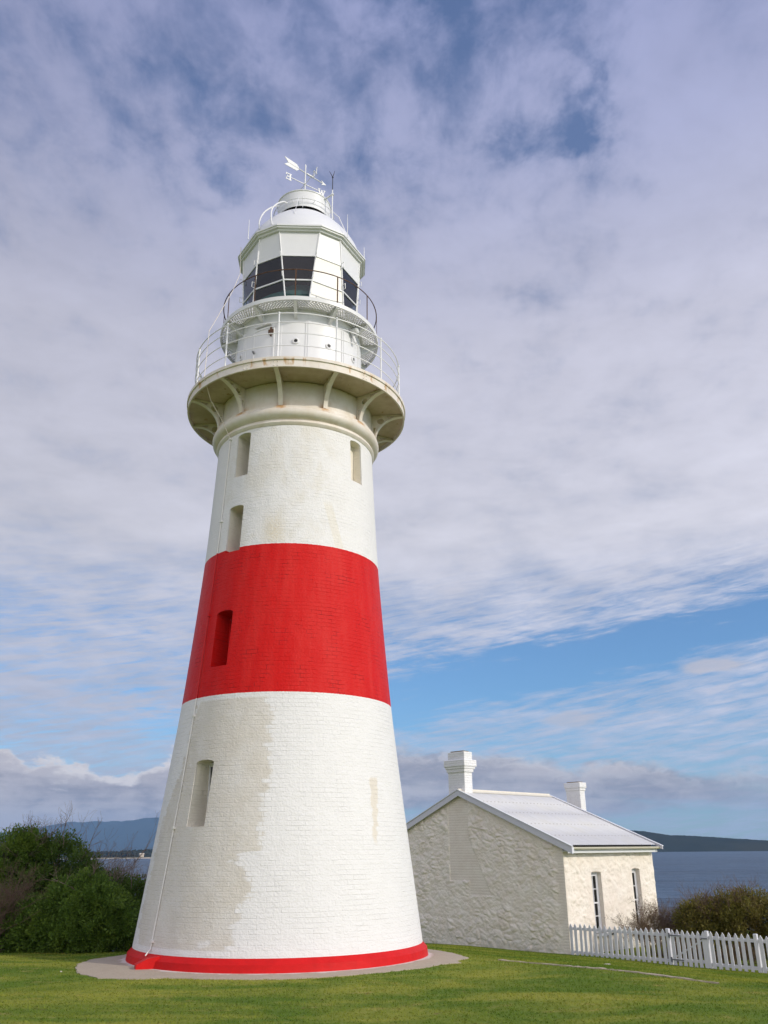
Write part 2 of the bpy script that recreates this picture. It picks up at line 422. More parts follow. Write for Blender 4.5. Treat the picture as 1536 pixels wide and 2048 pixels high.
def pipe_paint(t):
    z = t.sep(t.obj())[2]
    red = t.m('MULTIPLY', t.m('GREATER_THAN', z, Z_RED0), t.m('LESS_THAN', z, Z_RED1))
    n = t.noise(t.obj(), 9, 4, .6)
    return principled(t, t.mix(red, t.mix(n, (.70, .68, .64), (.82, .80, .77)), (.58, .012, .012)), .5, .25)
M_PIPE = material('conductor_paint', pipe_paint)

def white_iron(t):
    x, y, z, th = polar(t)
    n = t.noise(t.obj(), 3.0, 5, .6)
    f = t.noise(t.obj(), 40, 3, .5)
    col = t.mix(n, (.70, .705, .71), (.78, .78, .78))
    return principled(t, col, .38, .45, normal=t.bump(f, .12, .004))
M_WHITE = material('white_gloss_iron', white_iron)

def cream_iron(t):
    """gallery ironwork and render, yellowed and rust-streaked below the bracket feet"""
    x, y, z, th = polar(t)
    n = t.noise(t.obj(), 2.4, 6, .65)
    st = t.noise(t.comb(t.m('MULTIPLY', th, .10), t.m('MULTIPLY', z, .5), 0.0), 2.3, 6, .65)
    col = t.mix(t.smooth(n, .35, .7), (.77, .715, .655), (.69, .615, .515))
    k = t.m('ABSOLUTE', t.m('SUBTRACT', t.m('FLOORED_MODULO', t.m('ADD', th, 11.5 + 195.0), 30.0), 15.0))
    kk = t.m('ADD', k, t.m('MULTIPLY', t.m('SUBTRACT', st, .5), 9.0))
    rz = t.m('ADD', z, t.m('MULTIPLY', t.m('SUBTRACT', t.noise(t.obj(), 9.0, 4, .6), .5), .16))
    rust = t.m('MULTIPLY', t.smooth(kk, 6.5, .2), t.m('MULTIPLY', t.smooth(rz, 10.98, 11.08), t.smooth(rz, 11.30, 11.10)))
    rust2 = t.m('MULTIPLY', t.smooth(st, .53, .66), t.m('MULTIPLY', t.smooth(z, 11.68, 11.75), t.smooth(z, 11.90, 11.86)))
    col = t.mix(t.m('MULTIPLY', rust, .85), col, t.mix(st, (.45, .20, .05), (.62, .36, .12)))
    col = t.mix(t.m('MULTIPLY', rust2, .8), col, (.48, .27, .08))
    f = t.noise(t.obj(), 22, 4, .6)
    return principled(t, col, .5, .35, normal=t.bump(f, .25, .008))
M_CREAM = material('cream_rusting_iron', cream_iron)

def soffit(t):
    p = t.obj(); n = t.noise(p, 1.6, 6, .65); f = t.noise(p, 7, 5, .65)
    col = t.mix(t.smooth(n, .35, .65), (.46, .37, .28), (.58, .49, .40))  # base darkened to paint in the underside's shade; blotches are dirt and rust
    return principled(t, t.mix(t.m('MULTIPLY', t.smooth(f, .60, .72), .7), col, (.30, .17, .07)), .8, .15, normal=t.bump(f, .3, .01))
M_SOFFIT = material('shade_toned_stained_soffit', soffit)

def simple(name, col, rough=.5, spec=.4, metal=0.0, var=.12, nsc=8.0, bump=0.0):
    def fn(t):
        n = t.noise(t.obj(), nsc, 5, .6)
        c0 = tuple(c * (1 - var) for c in col); c1 = tuple(min(1, c * (1 + var)) for c in col)
        nm = t.bump(t.noise(t.obj(), nsc * 5, 4, .6), bump, .01) if bump else None
        return principled(t, t.mix(n, c0, c1), rough, spec, metal, nm)
    return material(name, fn)
M_RUST = simple('rusty_rail_iron', (.10, .055, .035), .75, .25, 0, .5, 14)
M_BLACK = simple('black_paint', (.02, .02, .022), .5, .3)
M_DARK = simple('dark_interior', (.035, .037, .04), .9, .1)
M_LENS = simple('green_tinted_lens', (.16, .34, .28), .2, .6)
M_BLIND = simple('cream_lantern_blind', (.72, .70, .63), .40, .4, 0, .05, 2.0)
M_REDP = simple('red_gloss_paint', (.56, .011, .011), .5, .15, 0, .22, 4, .5)
M_PICKET = simple('white_fence_paint', (.64, .645, .68), .6, .25, 0, .08, 9, .15)
M_HINGE = simple('grey_gate_iron', (.16, .17, .19), .5, .4)
M_TRIM = simple('white_timber_trim', (.72, .73, .75), .5, .35, 0, .05, 5)
M_BARGE = simple('lilac_grey_barge_paint', (.62, .62, .68), .5, .35, 0, .06, 5)
M_LICHEN = simple('lichened_coping', (.20, .15, .08), .95, .1, 0, .4, 30, .4)

def glass(t):
    tr = t.node('ShaderNodeBsdfTransparent', ins={'Color': (.42, .48, .52)})
    gl = t.node('ShaderNodeBsdfGlossy', ins={'Color': (.95, .97, 1.0), 'Roughness': .02})
    fr = t.node('ShaderNodeLayerWeight', ins={'Blend': .5})
    mx = t.node('ShaderNodeMixShader', ins={0: t.m('ADD', .045, t.m('MULTIPLY', t.m('POWER', fr.outputs['Facing'], 4.0), .75)), 1: tr.outputs[0], 2: gl.outputs[0]})
    return mx.outputs[0]
M_GLASS = material('window_glass', glass)

def chimney_paint(t):
    p = t.obj(); x, y, z = t.sep(p)[0:3]
    br = t.node('ShaderNodeTexBrick', offset=.5, ins={'Vector': t.comb(t.m('ADD', x, y), z, 0.0), 'Scale': 1.0, 'Mortar Size': .009, 'Mortar Smooth': .4, 'Brick Width': .23, 'Row Height': .083,
                'Color1': (1, 1, 1), 'Color2': (.6, .6, .6), 'Mortar': (0, 0, 0)})
    bw = t.sep(br.outputs[0])[0]
    n = t.noise(p, 5, 6, .6); f = t.noise(p, 30, 4, .6)
    col = t.mix(n, (.74, .73, .72), (.86, .86, .86))
    col = t.mix(t.m('MULTIPLY', t.smooth(t.noise(p, 14, 5, .65), .58, .70), .5), col, (.45, .43, .40))
    return principled(t, col, .65, .25, normal=t.bump(t.m('ADD', bw, f), .8, .012))
M_CHIM = material('whitewashed_brick', chimney_paint)
def lime_brick(t):
    p = t.obj(); x, y, z = t.sep(p)[0:3]
    br = t.node('ShaderNodeTexBrick', offset=.5, ins={'Vector': t.comb(y, z, 0.0), 'Scale': 1.0, 'Mortar Size': .010, 'Mortar Smooth': .5, 'Brick Width': .23, 'Row Height': .083,
                'Color1': (1, 1, 1), 'Color2': (.6, .6, .6), 'Mortar': (0, 0, 0)})
    bw = t.sep(br.outputs[0])[0]; n = t.noise(p, 2.2, 7, .65); f = t.noise(p, 28, 5, .65)
    col = t.mix(t.smooth(n, .3, .7), (.80, .715, .62), (.87, .80, .71))
    col = t.mix(t.m('MULTIPLY', t.smooth(bw, .4, 0.0), .22), col, (.48, .42, .34))
    return principled(t, col, .8, .15, normal=t.bump(t.m('ADD', bw, f), .8, .012))
M_LBRICK = material('limewashed_brick', lime_brick)

def rubble(t):
    p = t.obj(); n = t.noise(p, 2.2, 7, .65); f = t.noise(p, 28, 5, .65); x, y, z = t.sep(p)[0:3]
    g = t.noise(p, 7, 6, .7)
    col = t.mix(t.smooth(n, .3, .7), (.82, .735, .635), (.89, .825, .735))
    col = t.mix(t.m('MULTIPLY', t.smooth(g, .60, .72), .55), col, (.50, .41, .29))
    col = t.mix(t.m('MULTIPLY', t.m('MULTIPLY', t.smooth(z, -.35, -1.0), t.smooth(g, .35, .6)), .35), col, (.50, .52, .45))
    return principled(t, col, .8, .15, normal=t.bump(t.m('ADD', f, t.m('MULTIPLY', g, 1.6)), .7, .02))
M_RUBBLE = material('limewashed_rubble', rubble)

def roofm(t):
    p = t.obj(); x, y, z = t.sep(p)[0:3]
    n = t.noise(t.comb(t.m('MULTIPLY', x, 1.0), t.m('MULTIPLY', y, .25), 0.0), 7.0, 5, .6)
    g = t.noise(p, 1.6, 5, .6)
    col = t.mix(n, (.50, .50, .495), (.69, .69, .69))
    col = t.mix(t.m('MULTIPLY', t.smooth(g, .45, .7), .35), col, (.60, .58, .50))
    # rows of fixing screws
    row = t.m('ABSOLUTE', t.m('SUBTRACT', t.m('FLOORED_MODULO', y, .92), .46))
    dot = t.m('ABSOLUTE', t.m('SUBTRACT', t.m('FLOORED_MODULO', x, .20), .10))
    d = t.m('MULTIPLY', t.m('LESS_THAN', row, .022), t.m('LESS_THAN', dot, .03))
    col = t.mix(t.m('MULTIPLY', d, .55), col, (.28, .25, .21))
    return principled(t, col, .45, .35)
M_ROOF = material('white_corrugated_iron', roofm)
M_RIDGE = simple('cream_ridge_iron', (.72, .68, .58), .5, .3, 0, .15, 6)

def lawn_col(t, p):
    x, y, z = t.sep(p)[0:3]
    big = t.noise(t.comb(t.m('MULTIPLY', x, .7), t.m('MULTIPLY', y, 1.6), 0.0), .55, 5, .6, .5)
    mid = t.noise(t.comb(x, t.m('MULTIPLY', y, 2.0), 0.0), 1.7, 6, .62, .4)
    fine = t.noise(p, 9.0, 4, .65)
    col = t.mix(t.smooth(big, .38, .66), (.125, .200, .026), (.300, .315, .052))
    col = t.mix(t.m('MULTIPLY', t.smooth(mid, .56, .72), .55), col, (.42, .34, .115))
    col = t.mix(t.m('MULTIPLY', t.smooth(mid, .42, .33), .55), col, (.095, .155, .020))
    col = t.mix(t.m('MULTIPLY', t.smooth(t.noise(p, 2.3, 5, .6, .6), .66, .74), .6), col, (.19, .115, .055))
    return col, fine
def lawn(t):
    p = t.pos(); col, fine = lawn_col(t, p)
    col = t.mix(t.smooth(fine, .3, .7), t.mix(.15, col, (.05, .06, .015)), col)
    return principled(t, col, .9, .1, normal=t.bump(t.noise(p, 40, 4, .7), .8, .03))
M_LAWN = material('lawn_turf', lawn)
def blades(t):
    p = t.pos(); col, fine = lawn_col(t, p)
    wn = t.node('ShaderNodeTexWhiteNoise', ins={'Vector': t.scale(t.n.new('ShaderNodeNewGeometry').outputs['True Normal'], (91.7, 47.3, 33.1))})
    k = t.m('ADD', .84, t.m('MULTIPLY', wn.outputs[0], .32))
    v = t.node('ShaderNodeVectorMath', operation='SCALE', ins={0: col, 'Scale': k})
    d = t.node('ShaderNodeBsdfDiffuse', ins={'Color': v.outputs[0]}); tl = t.node('ShaderNodeBsdfTranslucent', ins={'Color': v.outputs[0]})
    return t.node('ShaderNodeMixShader', ins={0: .35, 1: d.outputs[0], 2: tl.outputs[0]}).outputs[0]
M_BLADE = material('grass_blades', blades)

def gravel(t):
    p = t.pos(); n = t.noise(p, 3, 5, .6); f = t.noise(p, 38, 4, .7); f2 = t.noise(p, 90, 3, .7)
    col = t.mix(n, (.44, .37, .28), (.55, .47, .37))
    col = t.mix(t.smooth(f, .45, .7), t.mix(.25, col, (.18, .15, .12)), col)
    col = t.mix(t.m('MULTIPLY', t.smooth(f2, .66, .70), .7), col, (.70, .66, .60))
    x, y, z = t.sep(p)[0:3]
    dx, dy = t.m('SUBTRACT', x, T.x), t.m('SUBTRACT', y, T.y)
    rr = t.m('ADD', t.m('SQRT', t.m('ADD', t.m('MULTIPLY', dx, dx), t.m('MULTIPLY', dy, dy))), t.m('MULTIPLY', t.m('SUBTRACT', t.noise(p, 3.5, 6, .7), .5), .42))
    col = t.mix(t.m('MULTIPLY', t.smooth(rr, 3.02, 2.93), .75), col, (.74, .70, .66))
    return principled(t, col, .95, .1, normal=t.bump(f, .6, .02))
DT, AZT = 18.8, rad(-6.466)
T = Vector((DT * math.sin(AZT), DT * math.cos(AZT), 0))
M_GRAVEL = material('gravel_concrete', gravel)

def leafmat(name, c0, c1, c2, trans=.42):
    def fn(t):
        g = t.n.new('ShaderNodeNewGeometry')
        wn = t.node('ShaderNodeTexWhiteNoise', ins={'Vector': t.scale(g.outputs['True Normal'], (71.7, 47.3, 33.1))})
        n = t.noise(g.outputs['Position'], 2.2, 4, .6)
        col = t.mix(wn.outputs[0], c0, c1)
        col = t.mix(t.m('MULTIPLY', t.smooth(n, .45, .7), .7), col, c2)
        d = principled(t, col, .5, .25); tl = t.node('ShaderNodeBsdfTranslucent', ins={'Color': col})
        return t.node('ShaderNodeMixShader', ins={0: trans, 1: d, 2: tl.outputs[0]}).outputs[0]
    return material(name, fn)
M_LEAF = leafmat('dark_green_leaves', (.058, .108, .019), (.130, .210, .034), (.170, .230, .034))
M_LEAF2 = leafmat('bright_green_leaves', (.075, .140, .022), (.170, .265, .040), (.210, .290, .040))
M_OLIVE = leafmat('olive_leaves', (.120, .120, .026), (.235, .205, .042), (.240, .170, .055))
M_SCRUB = leafmat('brown_leaves', (.13, .095, .05), (.20, .15, .07), (.14, .12, .05))
M_TWIG = simple('dry_grey_twigs', (.24, .18, .14), .9, .1, 0, .35, 5)
M_TWIGB = simple('dry_brown_twigs', (.17, .115, .085), .9, .1, 0, .35, 5)
M_BARK = simple('bush_bark', (.07, .052, .04), .95, .1, 0, .3, 8)

def forest(t):
    p = t.pos(); n = t.noise(p, .012, 8, .7); n2 = t.noise(p, .0022, 5, .6)
    col = t.mix(n, (.010, .014, .010), (.042, .046, .030))
    col = t.mix(t.m('MULTIPLY', t.smooth(n2, .5, .7), .5), col, (.06, .055, .03))
    return principled(t, col, 1.0, 0.0)
M_FOREST = material('distant_forest', forest)
M_SAND = simple('pale_sand', (.55, .46, .34), .95, .1, 0, .15, .02)
M_DUNE = simple('dune_scrub', (.10, .095, .05), 1.0, 0.0, 0, .5, .02)
M_FARWALL = simple('pale_far_wall', (.70, .62, .50), .9, .1, 0, .05, .2)
M_FARROOF = simple('pale_green_far_roof', (.35, .55, .50), .6, .2, 0, .05, .2)

def water(t):
    p = t.pos(); x, y, z = t.sep(p)[0:3]
    w1 = t.noise(t.comb(t.m('MULTIPLY', x, .5), y, 0.0), .16, 6, .62, .3)
    w2 = t.noise(t.comb(t.m('MULTIPLY', x, .4), y, 0.0), .022, 6, .6, .4)
    w3 = t.noise(t.comb(t.m('MULTIPLY', x, .25), y, 0.0), .0045, 6, .6, .4)
    col = t.mix(t.smooth(w3, .35, .65), (.016, .040, .080), (.034, .072, .125))
    col = t.mix(t.m('MULTIPLY', t.smooth(w1, .52, .66), .7), col, (.12, .18, .245))
    col = t.mix(t.m('MULTIPLY', t.smooth(w2, .5, .36), .75), col, (.010, .026, .052))
    nm = t.bump(t.m('ADD', w1, t.m('MULTIPLY', w2, 3.0)), 1.0, 2.2)
    return principled(t, col, .38, .16, normal=nm)
M_WATER = material('sea_water', water)

# ------------------------------------------------------------------ the ground
PSI = rad(46.94)
RD = Vector((math.sin(PSI), math.cos(PSI), 0))      # along the cottage ridge
GD = Vector((-math.cos(PSI), math.sin(PSI), 0))     # along the cottage gable
HA = Vector((5.4515, 28.483, 0))                    # near corner of the cottage
DT, AZT = 18.8, rad(-6.466)
T = Vector((DT * math.sin(AZT), DT * math.cos(AZT), 0))
def ground_z(X, Y):
    X = np.asarray(X, float); Y = np.asarray(Y, float)
    q = RD.x * X + RD.y * Y
    sp = .5 * np.logaddexp(0, (q - 13.75) / .5)
    sp2 = .5 * np.logaddexp(0, (q - 23.6) / .5)
    z = -.113 * (sp - sp2)
    wL = 1 / (1 + np.exp((X + 2.2) / .8))
    z = z - wL * .10 * np.logaddexp(0, (Y - 19.6) / .6) * .6
    z = z - wL * .22 * np.logaddexp(0, (Y - 26.0) / 1.5) * 1.5
    z = z - .42 * np.logaddexp(0, (q - 40.0) / 2.0) * 2.0 * (1 - wL * .4)
    z = z + .018 * np.sin(X * 1.1 + .6 * Y) * np.sin(Y * .9 - .4 * X + 1.0) * (np.hypot(X - T.x, Y - T.y) > 4.2)
    return np.maximum(z, -31.0)
def axis(vals):
    return np.unique(np.concatenate(vals))
gx = axis([np.linspace(-120, -22, 30), np.linspace(-22, 22, 150), np.linspace(22, 160, 40)])
gy = axis([np.linspace(-60, 6, 24), np.linspace(6, 40, 130), np.linspace(40, 170, 50)])
GX, GY = np.meshgrid(gx, gy)
V = np.stack([GX.ravel(), GY.ravel(), ground_z(GX, GY).ravel()], 1)
nx, ny = len(gx), len(gy)
I = (np.arange(ny - 1)[:, None] * nx + np.arange(nx - 1)[None, :]).ravel()
Fg = np.stack([I, I + 1, I + nx + 1, I + nx], 1)
go = np_mesh('ground', V, Fg, M_LAWN); tag(go, kind='structure')
for p in go.data.polygons: p.use_smooth = True

# gravel apron round the tower
slab = [(-5.46, 16.80), (-5.15, 16.05), (-4.62, 15.44), (-3.9, 15.33), (-3.57, 15.43), (-2.6, 15.2), (-1.7, 15.15), (-1.1, 15.32), (-.61, 15.54), (.2, 16.1), (.62, 16.42), (.91, 16.85), (1.32, 17.15), (1.28, 17.45), (1.52, 17.93),
        (1.42, 18.6), (1.26, 19.33), (.9, 20.4), (.2, 21.4), (-1.0, 22.0), (-2.4, 22.2), (-3.7, 21.8), (-4.7, 20.8), (-5.16, 19.6), (-5.3, 18.77), (-5.62, 18.06), (-5.62, 17.4)]
def dense(poly, step=.12, jit=.03):
    out = []
    for i, a in enumerate(poly):
        b = poly[(i + 1) % len(poly)]
        n = max(1, int(math.dist(a, b) / step))
        for k in range(n):
            u = k / n
            out.append((a[0] + (b[0] - a[0]) * u + random.uniform(-jit, jit), a[1] + (b[1] - a[1]) * u + random.uniform(-jit, jit)))
    return out
slab_d = dense(slab)
mb = MB(); c = len(slab_d)
vs_ = [(x, y, float(ground_z(x, y)) + .012) for x, y in slab_d] + [(x, y, float(ground_z(x, y)) - .12) for x, y in slab_d]
inner = [(T.x + (x - T.x) * .5, T.y + (y - T.y) * .5, .02) for x, y in slab_d]
mb.add(vs_ + inner, [(i, (i + 1) % c, 2 * c + (i + 1) % c, 2 * c + i) for i in range(c)] + [(i, c + i, c + (i + 1) % c, (i + 1) % c) for i in range(c)])
ap = mb.build('path', M_GRAVEL, smooth=30); tag(ap, kind='structure')
# thin worn kerb edge showing in the lawn
kp = [(2.05, 17.75), (2.45, 17.40), (3.14, 16.66), (3.55, 16.32), (3.92, 15.98), (4.45, 15.30), (4.99, 14.6)]
mb = MB(); vs_ = []; n = 40
for i in range(n):
    u = i / (n - 1) * (len(kp) - 1); j = min(int(u), len(kp) - 2); f = u - j
    x = kp[j][0] * (1 - f) + kp[j + 1][0] * f; y = kp[j][1] * (1 - f) + kp[j + 1][1] * f
    w = .027 * (1 - .6 * abs(i / (n - 1) - .35)) * random.uniform(.75, 1.2)
    z = float(ground_z(x, y))
    for s, zz in ((-w, -.05), (-w, .022 + random.uniform(-.012, .004)), (w, .024 + random.uniform(-.012, .004)), (w, -.05)): vs_.append((x + s * .7, y + s * .7, z + zz))
fs_ = []
for i in range(n - 1):
    a = i * 4
    fs_ += [(a + k, a + 4 + k, a + 5 + k, a + 1 + k) for k in range(3)]
mb.add(vs_, fs_); kb = mb.build('kerb', M_GRAVEL); tag(kb, kind='structure')

# grass blades of the mown lawn
def grass():
    N = 360000
    az = rng.uniform(rad(-31), rad(31), N)
    d = np.sqrt(rng.uniform(9.5 ** 2, 30.0 ** 2, N))
    keep = rng.random(N) < np.clip(1.25 - d / 34, .3, 1)
    az, d = az[keep], d[keep]
    X, Y = d * np.sin(az), d * np.cos(az)
    q = RD.x * (X - HA.x) + RD.y * (Y - HA.y)
    tt = GD.x * (X - HA.x) + GD.y * (Y - HA.y)
    ok = ~((q > .0) & (tt > -.02)) & (q < 1.2)
    # inside the gravel apron?
    P = np.array(slab); ins = np.zeros(len(X), bool); j = len(P) - 1
    for i in range(len(P)):
        c1 = (P[i, 1] > Y) != (P[j, 1] > Y)
        xi = (P[j, 0] - P[i, 0]) * (Y - P[i, 1]) / (P[j, 1] - P[i, 1] + 1e-12) + P[i, 0]
        ins ^= c1 & (X < xi); j = i
    ok &= ~ins
    K = np.array(kp)
    dk = np.full(len(X), 9.0)
    for a, b in zip(K[:-1], K[1:]):
        u = np.clip(((X - a[0]) * (b[0] - a[0]) + (Y - a[1]) * (b[1] - a[1])) / ((b - a) @ (b - a)), 0, 1)
        dk = np.minimum(dk, np.hypot(X - a[0] - u * (b[0] - a[0]), Y - a[1] - u * (b[1] - a[1])))
    ok &= dk > .06
    ok &= ~((X < -3) & (Y > 21.5))
    X, Y = X[ok], Y[ok]; n = len(X)
    Z = ground_z(X, Y)
    h = rng.uniform(.010, .028, n); w = rng.uniform(.006, .012, n)
    a = rng.uniform(0, 2 * PI, n); ln = rng.normal(0, .022, (n, 2))
    V = np.empty((n, 3, 3))
    V[:, 0] = np.stack([X - w * np.cos(a), Y - w * np.sin(a), Z - .004], 1)
    V[:, 1] = np.stack([X + w * np.cos(a), Y + w * np.sin(a), Z - .004], 1)
    V[:, 2] = np.stack([X + ln[:, 0], Y + ln[:, 1], Z + h], 1)
    o = np_mesh('grass', V.reshape(-1, 3), np.arange(3 * n).reshape(-1, 3), M_BLADE)
    tag(o, 'short mown grass blades covering the lawn around the lighthouse', 'grass', kind='stuff')
grass()

# two pale stones lying in the grass
def stone(label, x, y, sx, sy, sz, seed):
    m = MB(); m.sphere((0, 0, 0), 1.0, 9, 6); r_ = random.Random(seed)
    m.v = [tuple(c * r_.uniform(.82, 1.12) * k for c, k in zip(v, (sx, sy, sz))) for v in m.v]
    o = m.build('stone', M_STONE); o.location = (x, y, float(ground_z(x, y)) + sz * .6); tag(o, label, 'stone')
M_STONE = simple('pale_stone', (.50, .46, .40), .9, .1, 0, .15, 20)
stone('small white pebble in the grass left of the gravel apron', -5.563, 16.349, .020, .016, .012, 3)
stone('flat pale stone in the grass below the picket fence', 4.381, 19.194, .085, .035, .012, 4)

# ------------------------------------------------------------------ the lighthouse
root = empty('lighthouse', (T.x, T.y, 0), -AZT)
tag(root, 'tall white lighthouse with a broad red band, iron gallery and white lantern', 'lighthouse')
def pol(r, deg, z):
    a = rad(deg); return (r * math.sin(a), -r * math.cos(a), z)

# brick shaft with window niches cut into it
zk = [.21, .9, 1.6, 2.4, 3.2, 4.0, 4.727, 5.5, 6.3, 7.1, 7.841, 8.8, 9.8, 10.75, 10.9]
def prof_r(z): return float(np.interp(z, [0, .22, 1.6, 3.2, 4.727, 6.3, 7.841, 9.3, 10.7, 11], [2.83, 2.801, 2.619, 2.411, 2.231, 2.090, 1.968, 1.893, 1.835, 1.825]))
from itertools import accumulate
zs = np.linspace(.21, 10.9, 120)
# smooth the kinks of the profile a little
rs = np.array([np.mean([prof_r(z + dz) for dz in (-.5, -.25, 0, .25, .5)]) if .8 < z < 10.2 else prof_r(z) for z in zs])
mb = MB(); n = 256
mb.lathe(list(zip(rs, zs)), n)
mb.f.append(tuple(range(n - 1, -1, -1))); mb.f.append(tuple((len(zs) - 1) * n + i for i in range(n)))
shaft = mb.build('shaft', M_TOWER, root)
NICHES = [(-39.7, 2.30, 3.50, .445), (-40.2, 5.30, 6.47, .435), (-40.4, 7.765, 8.84, .405), (-39.5, 9.535, 10.61, .385), (47.2, 9.555, 10.60, .385)]
cut = MB()
for th, z0, z1, w in NICHES:
    a = rad(th); d = Vector((math.sin(a), -math.cos(a), 0)); s = Vector((math.cos(a), math.sin(a), 0))
    ro = prof_r(z0) + .3; ri = prof_r((z0 + z1) / 2) - (.46 if th < 0 else .24)
    out = [(-w / 2, z0), (w / 2, z0)] + [(w / 2 * math.cos(PI * k / 8), z1 - .055 + .055 * math.sin(PI * k / 8)) for k in range(9)]
    cut.prism(out, lambda p, q, r: s * p + d * r + Vector((0, 0, q + (0.0 if q > z0 + .01 else (r - ro) * -.03))), ri, ro)
cutter = cut.build('cutter', M_TOWER, root)
md = shaft.modifiers.new('niches', 'BOOLEAN'); md.operation = 'DIFFERENCE'; md.object = cutter; md.solver = 'EXACT'
bpy.context.view_layer.update()
dg = bpy.context.evaluated_depsgraph_get()
me = bpy.data.meshes.new_from_object(shaft.evaluated_get(dg))
shaft.modifiers.clear(); shaft.data = me
bpy.data.objects.remove(cutter)
for p in me.polygons: p.use_smooth = True
me.set_sharp_from_angle(angle=rad(20))
# windows at the back of the niches
for i, (th, z0, z1, w) in enumerate(NICHES[:4]):
    a = rad(th); d = Vector((math.sin(a), -math.cos(a), 0)); s = Vector((math.cos(a), math.sin(a), 0))
    ri = prof_r((z0 + z1) / 2) - .455; m = MB()
    def P(x, z, k): return d * (ri + k) + s * x + Vector((0, 0, z))
    e = .006
    for x0, x1, q0, q1 in ((-w / 2 + e, -w / 2 + .04, z0 + .03, z1 - .02), (w / 2 - .04, w / 2 - e, z0 + .03, z1 - .02), (-w / 2 + .04, w / 2 - .04, z0 + .03, z0 + .075), (-w / 2 + .04, w / 2 - .04, z1 - .10, z1 - .03), (-w / 2 + .04, w / 2 - .04, (z0 + z1) / 2 - .015, (z0 + z1) / 2 + .015)):
        m.add([P(x0, q0, .01), P(x1, q0, .01), P(x1, q1, .01), P(x0, q1, .01), P(x0, q0, .04), P(x1, q0, .04), P(x1, q1, .04), P(x0, q1, .04)],
              [(0, 1, 2, 3), (4, 5, 6, 7), (0, 1, 5, 4), (1, 2, 6, 5), (2, 3, 7, 6), (3, 0, 4, 7)])
    wf = m.build('window', M_REDP if i == 1 else M_TRIM, root)
    if i == 1: wf['label'] = 'window set deep in a red niche'
    g = MB(); g.add([P(-w / 2 + .04, z0 + .07, .018), P(w / 2 - .04, z0 + .07, .018), P(w / 2 - .04, z1 - .09, .018), P(-w / 2 + .04, z1 - .09, .018)], [(0, 1, 2, 3)])
    g.build('pane', M_BLACK, wf)

MB().lathe([(2.6, -.03), (2.906, -.03), (2.885, .135), (2.868, .15), (2.80, .222), (2.6, .23)], 192).build('plinth', M_REDP, root, 25)
# small red buttress where the conductor goes to ground
A0, A1 = Vector((-2.05, -1.955)), Vector((-2.44, -1.99)); th_ = Vector((-.06, .23))
vs_ = []
for p, zt in ((A0, .21), (Vector((-2.25, -1.972)), .175), (A1, .085)):
    for o_ in (Vector((0, 0)), th_):
        vs_ += [(p.x + o_.x, p.y + o_.y, -.03), (p.x + o_.x, p.y + o_.y, zt)]
MB().add(vs_, [(0, 1, 5, 4), (4, 5, 9, 8), (2, 3, 7, 6), (6, 7, 11, 10), (1, 3, 7, 5), (5, 7, 11, 9), (8, 9, 11, 10), (0, 2, 3, 1), (0, 4, 6, 2), (4, 8, 10, 6)]).build('buttress', M_REDP, root)
# conductor pipe up the shaft, painted with the wall
m = MB(); cl = []
zz = [.20, .30, .42] + list(np.linspace(.6, 10.6, 60))
pts = []
for z in zz:
    r = float(np.interp(z, zs, rs)); pts.append(pol(r + (.10 if z < .25 else .022), -53.6 + .5 * math.sin(z * .6), z))
m.tube(pts, .013, 6)
con = m.build('conductor_pipe', M_PIPE, root, 60)
for z in (.42, 2.30, 4.38, 6.45, 8.58, 10.6):
    r = float(np.interp(z, zs, rs)); cm = MB(); th0 = -53.6 + .5 * math.sin(z * .6)
    cm.box(pol(r + .022, th0, z), (.075, .05, .045), rad(th0)); cm.build('clamp', M_PIPE, con)
# free span of the conductor, past the gallery up to the lantern eave
w = MB(); w.tube([pol(1.87, -53.3, 10.6), pol(2.03, -56, 11.0), pol(2.4, -55.5, 11.45), pol(2.685, -52.3, 11.87), pol(2.60, -54.3, 13.18), pol(2.06, -54, 14.55), pol(1.74, -63, 15.4), pol(1.72, -67, 16.3)], .0075, 5)
w.build('conductor_wire', M_CREAM, root)

# cornice mouldings and gallery neck
MB().lathe([(1.70, 10.66), (1.845, 10.66), (1.875, 10.69), (1.892, 10.72), (1.885, 10.755), (1.862, 10.765), (1.862, 10.80), (1.90, 10.815), (1.955, 10.85), (1.99, 10.90), (2.0, 10.955), (1.992, 11.0), (1.965, 11.03),
            (1.955, 11.045), (1.955, 11.09), (1.80, 11.10)], 160).build('cornice', M_CREAM, root, 30)
neck = MB().lathe([(1.845, 11.09), (1.845, 11.74), (1.5, 11.74)], 128).build('gallery_neck', M_CREAM, root, 30)
MB().lathe([(2.57, 11.772), (2.60, 11.765), (2.60, 11.675), (2.637, 11.675), (2.637, 11.835), (2.664, 11.845), (2.668, 11.915), (2.60, 11.92), (1.40, 11.92)], 160).build('gallery_floor', M_CREAM, root, 30)
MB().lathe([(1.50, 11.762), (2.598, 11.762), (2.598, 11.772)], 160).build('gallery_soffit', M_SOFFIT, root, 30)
# rivets in pairs on the fascia
rv = None
for k in range(12):
    b = 4.0 + 30 * k
    for dth in ((-.9, .9) if k % 2 else (-15.9, -14.1)):
        for z in (11.71, 11.80):
            if rv is None: o = MB().sphere((0, 0, 0), .016, 6, 4).build('rivet', M_CREAM, root); rv = o.data
            else: o = link(bpy.data.objects.new('rivet', rv), root)
            o.location = pol(2.637, b + dth, z)
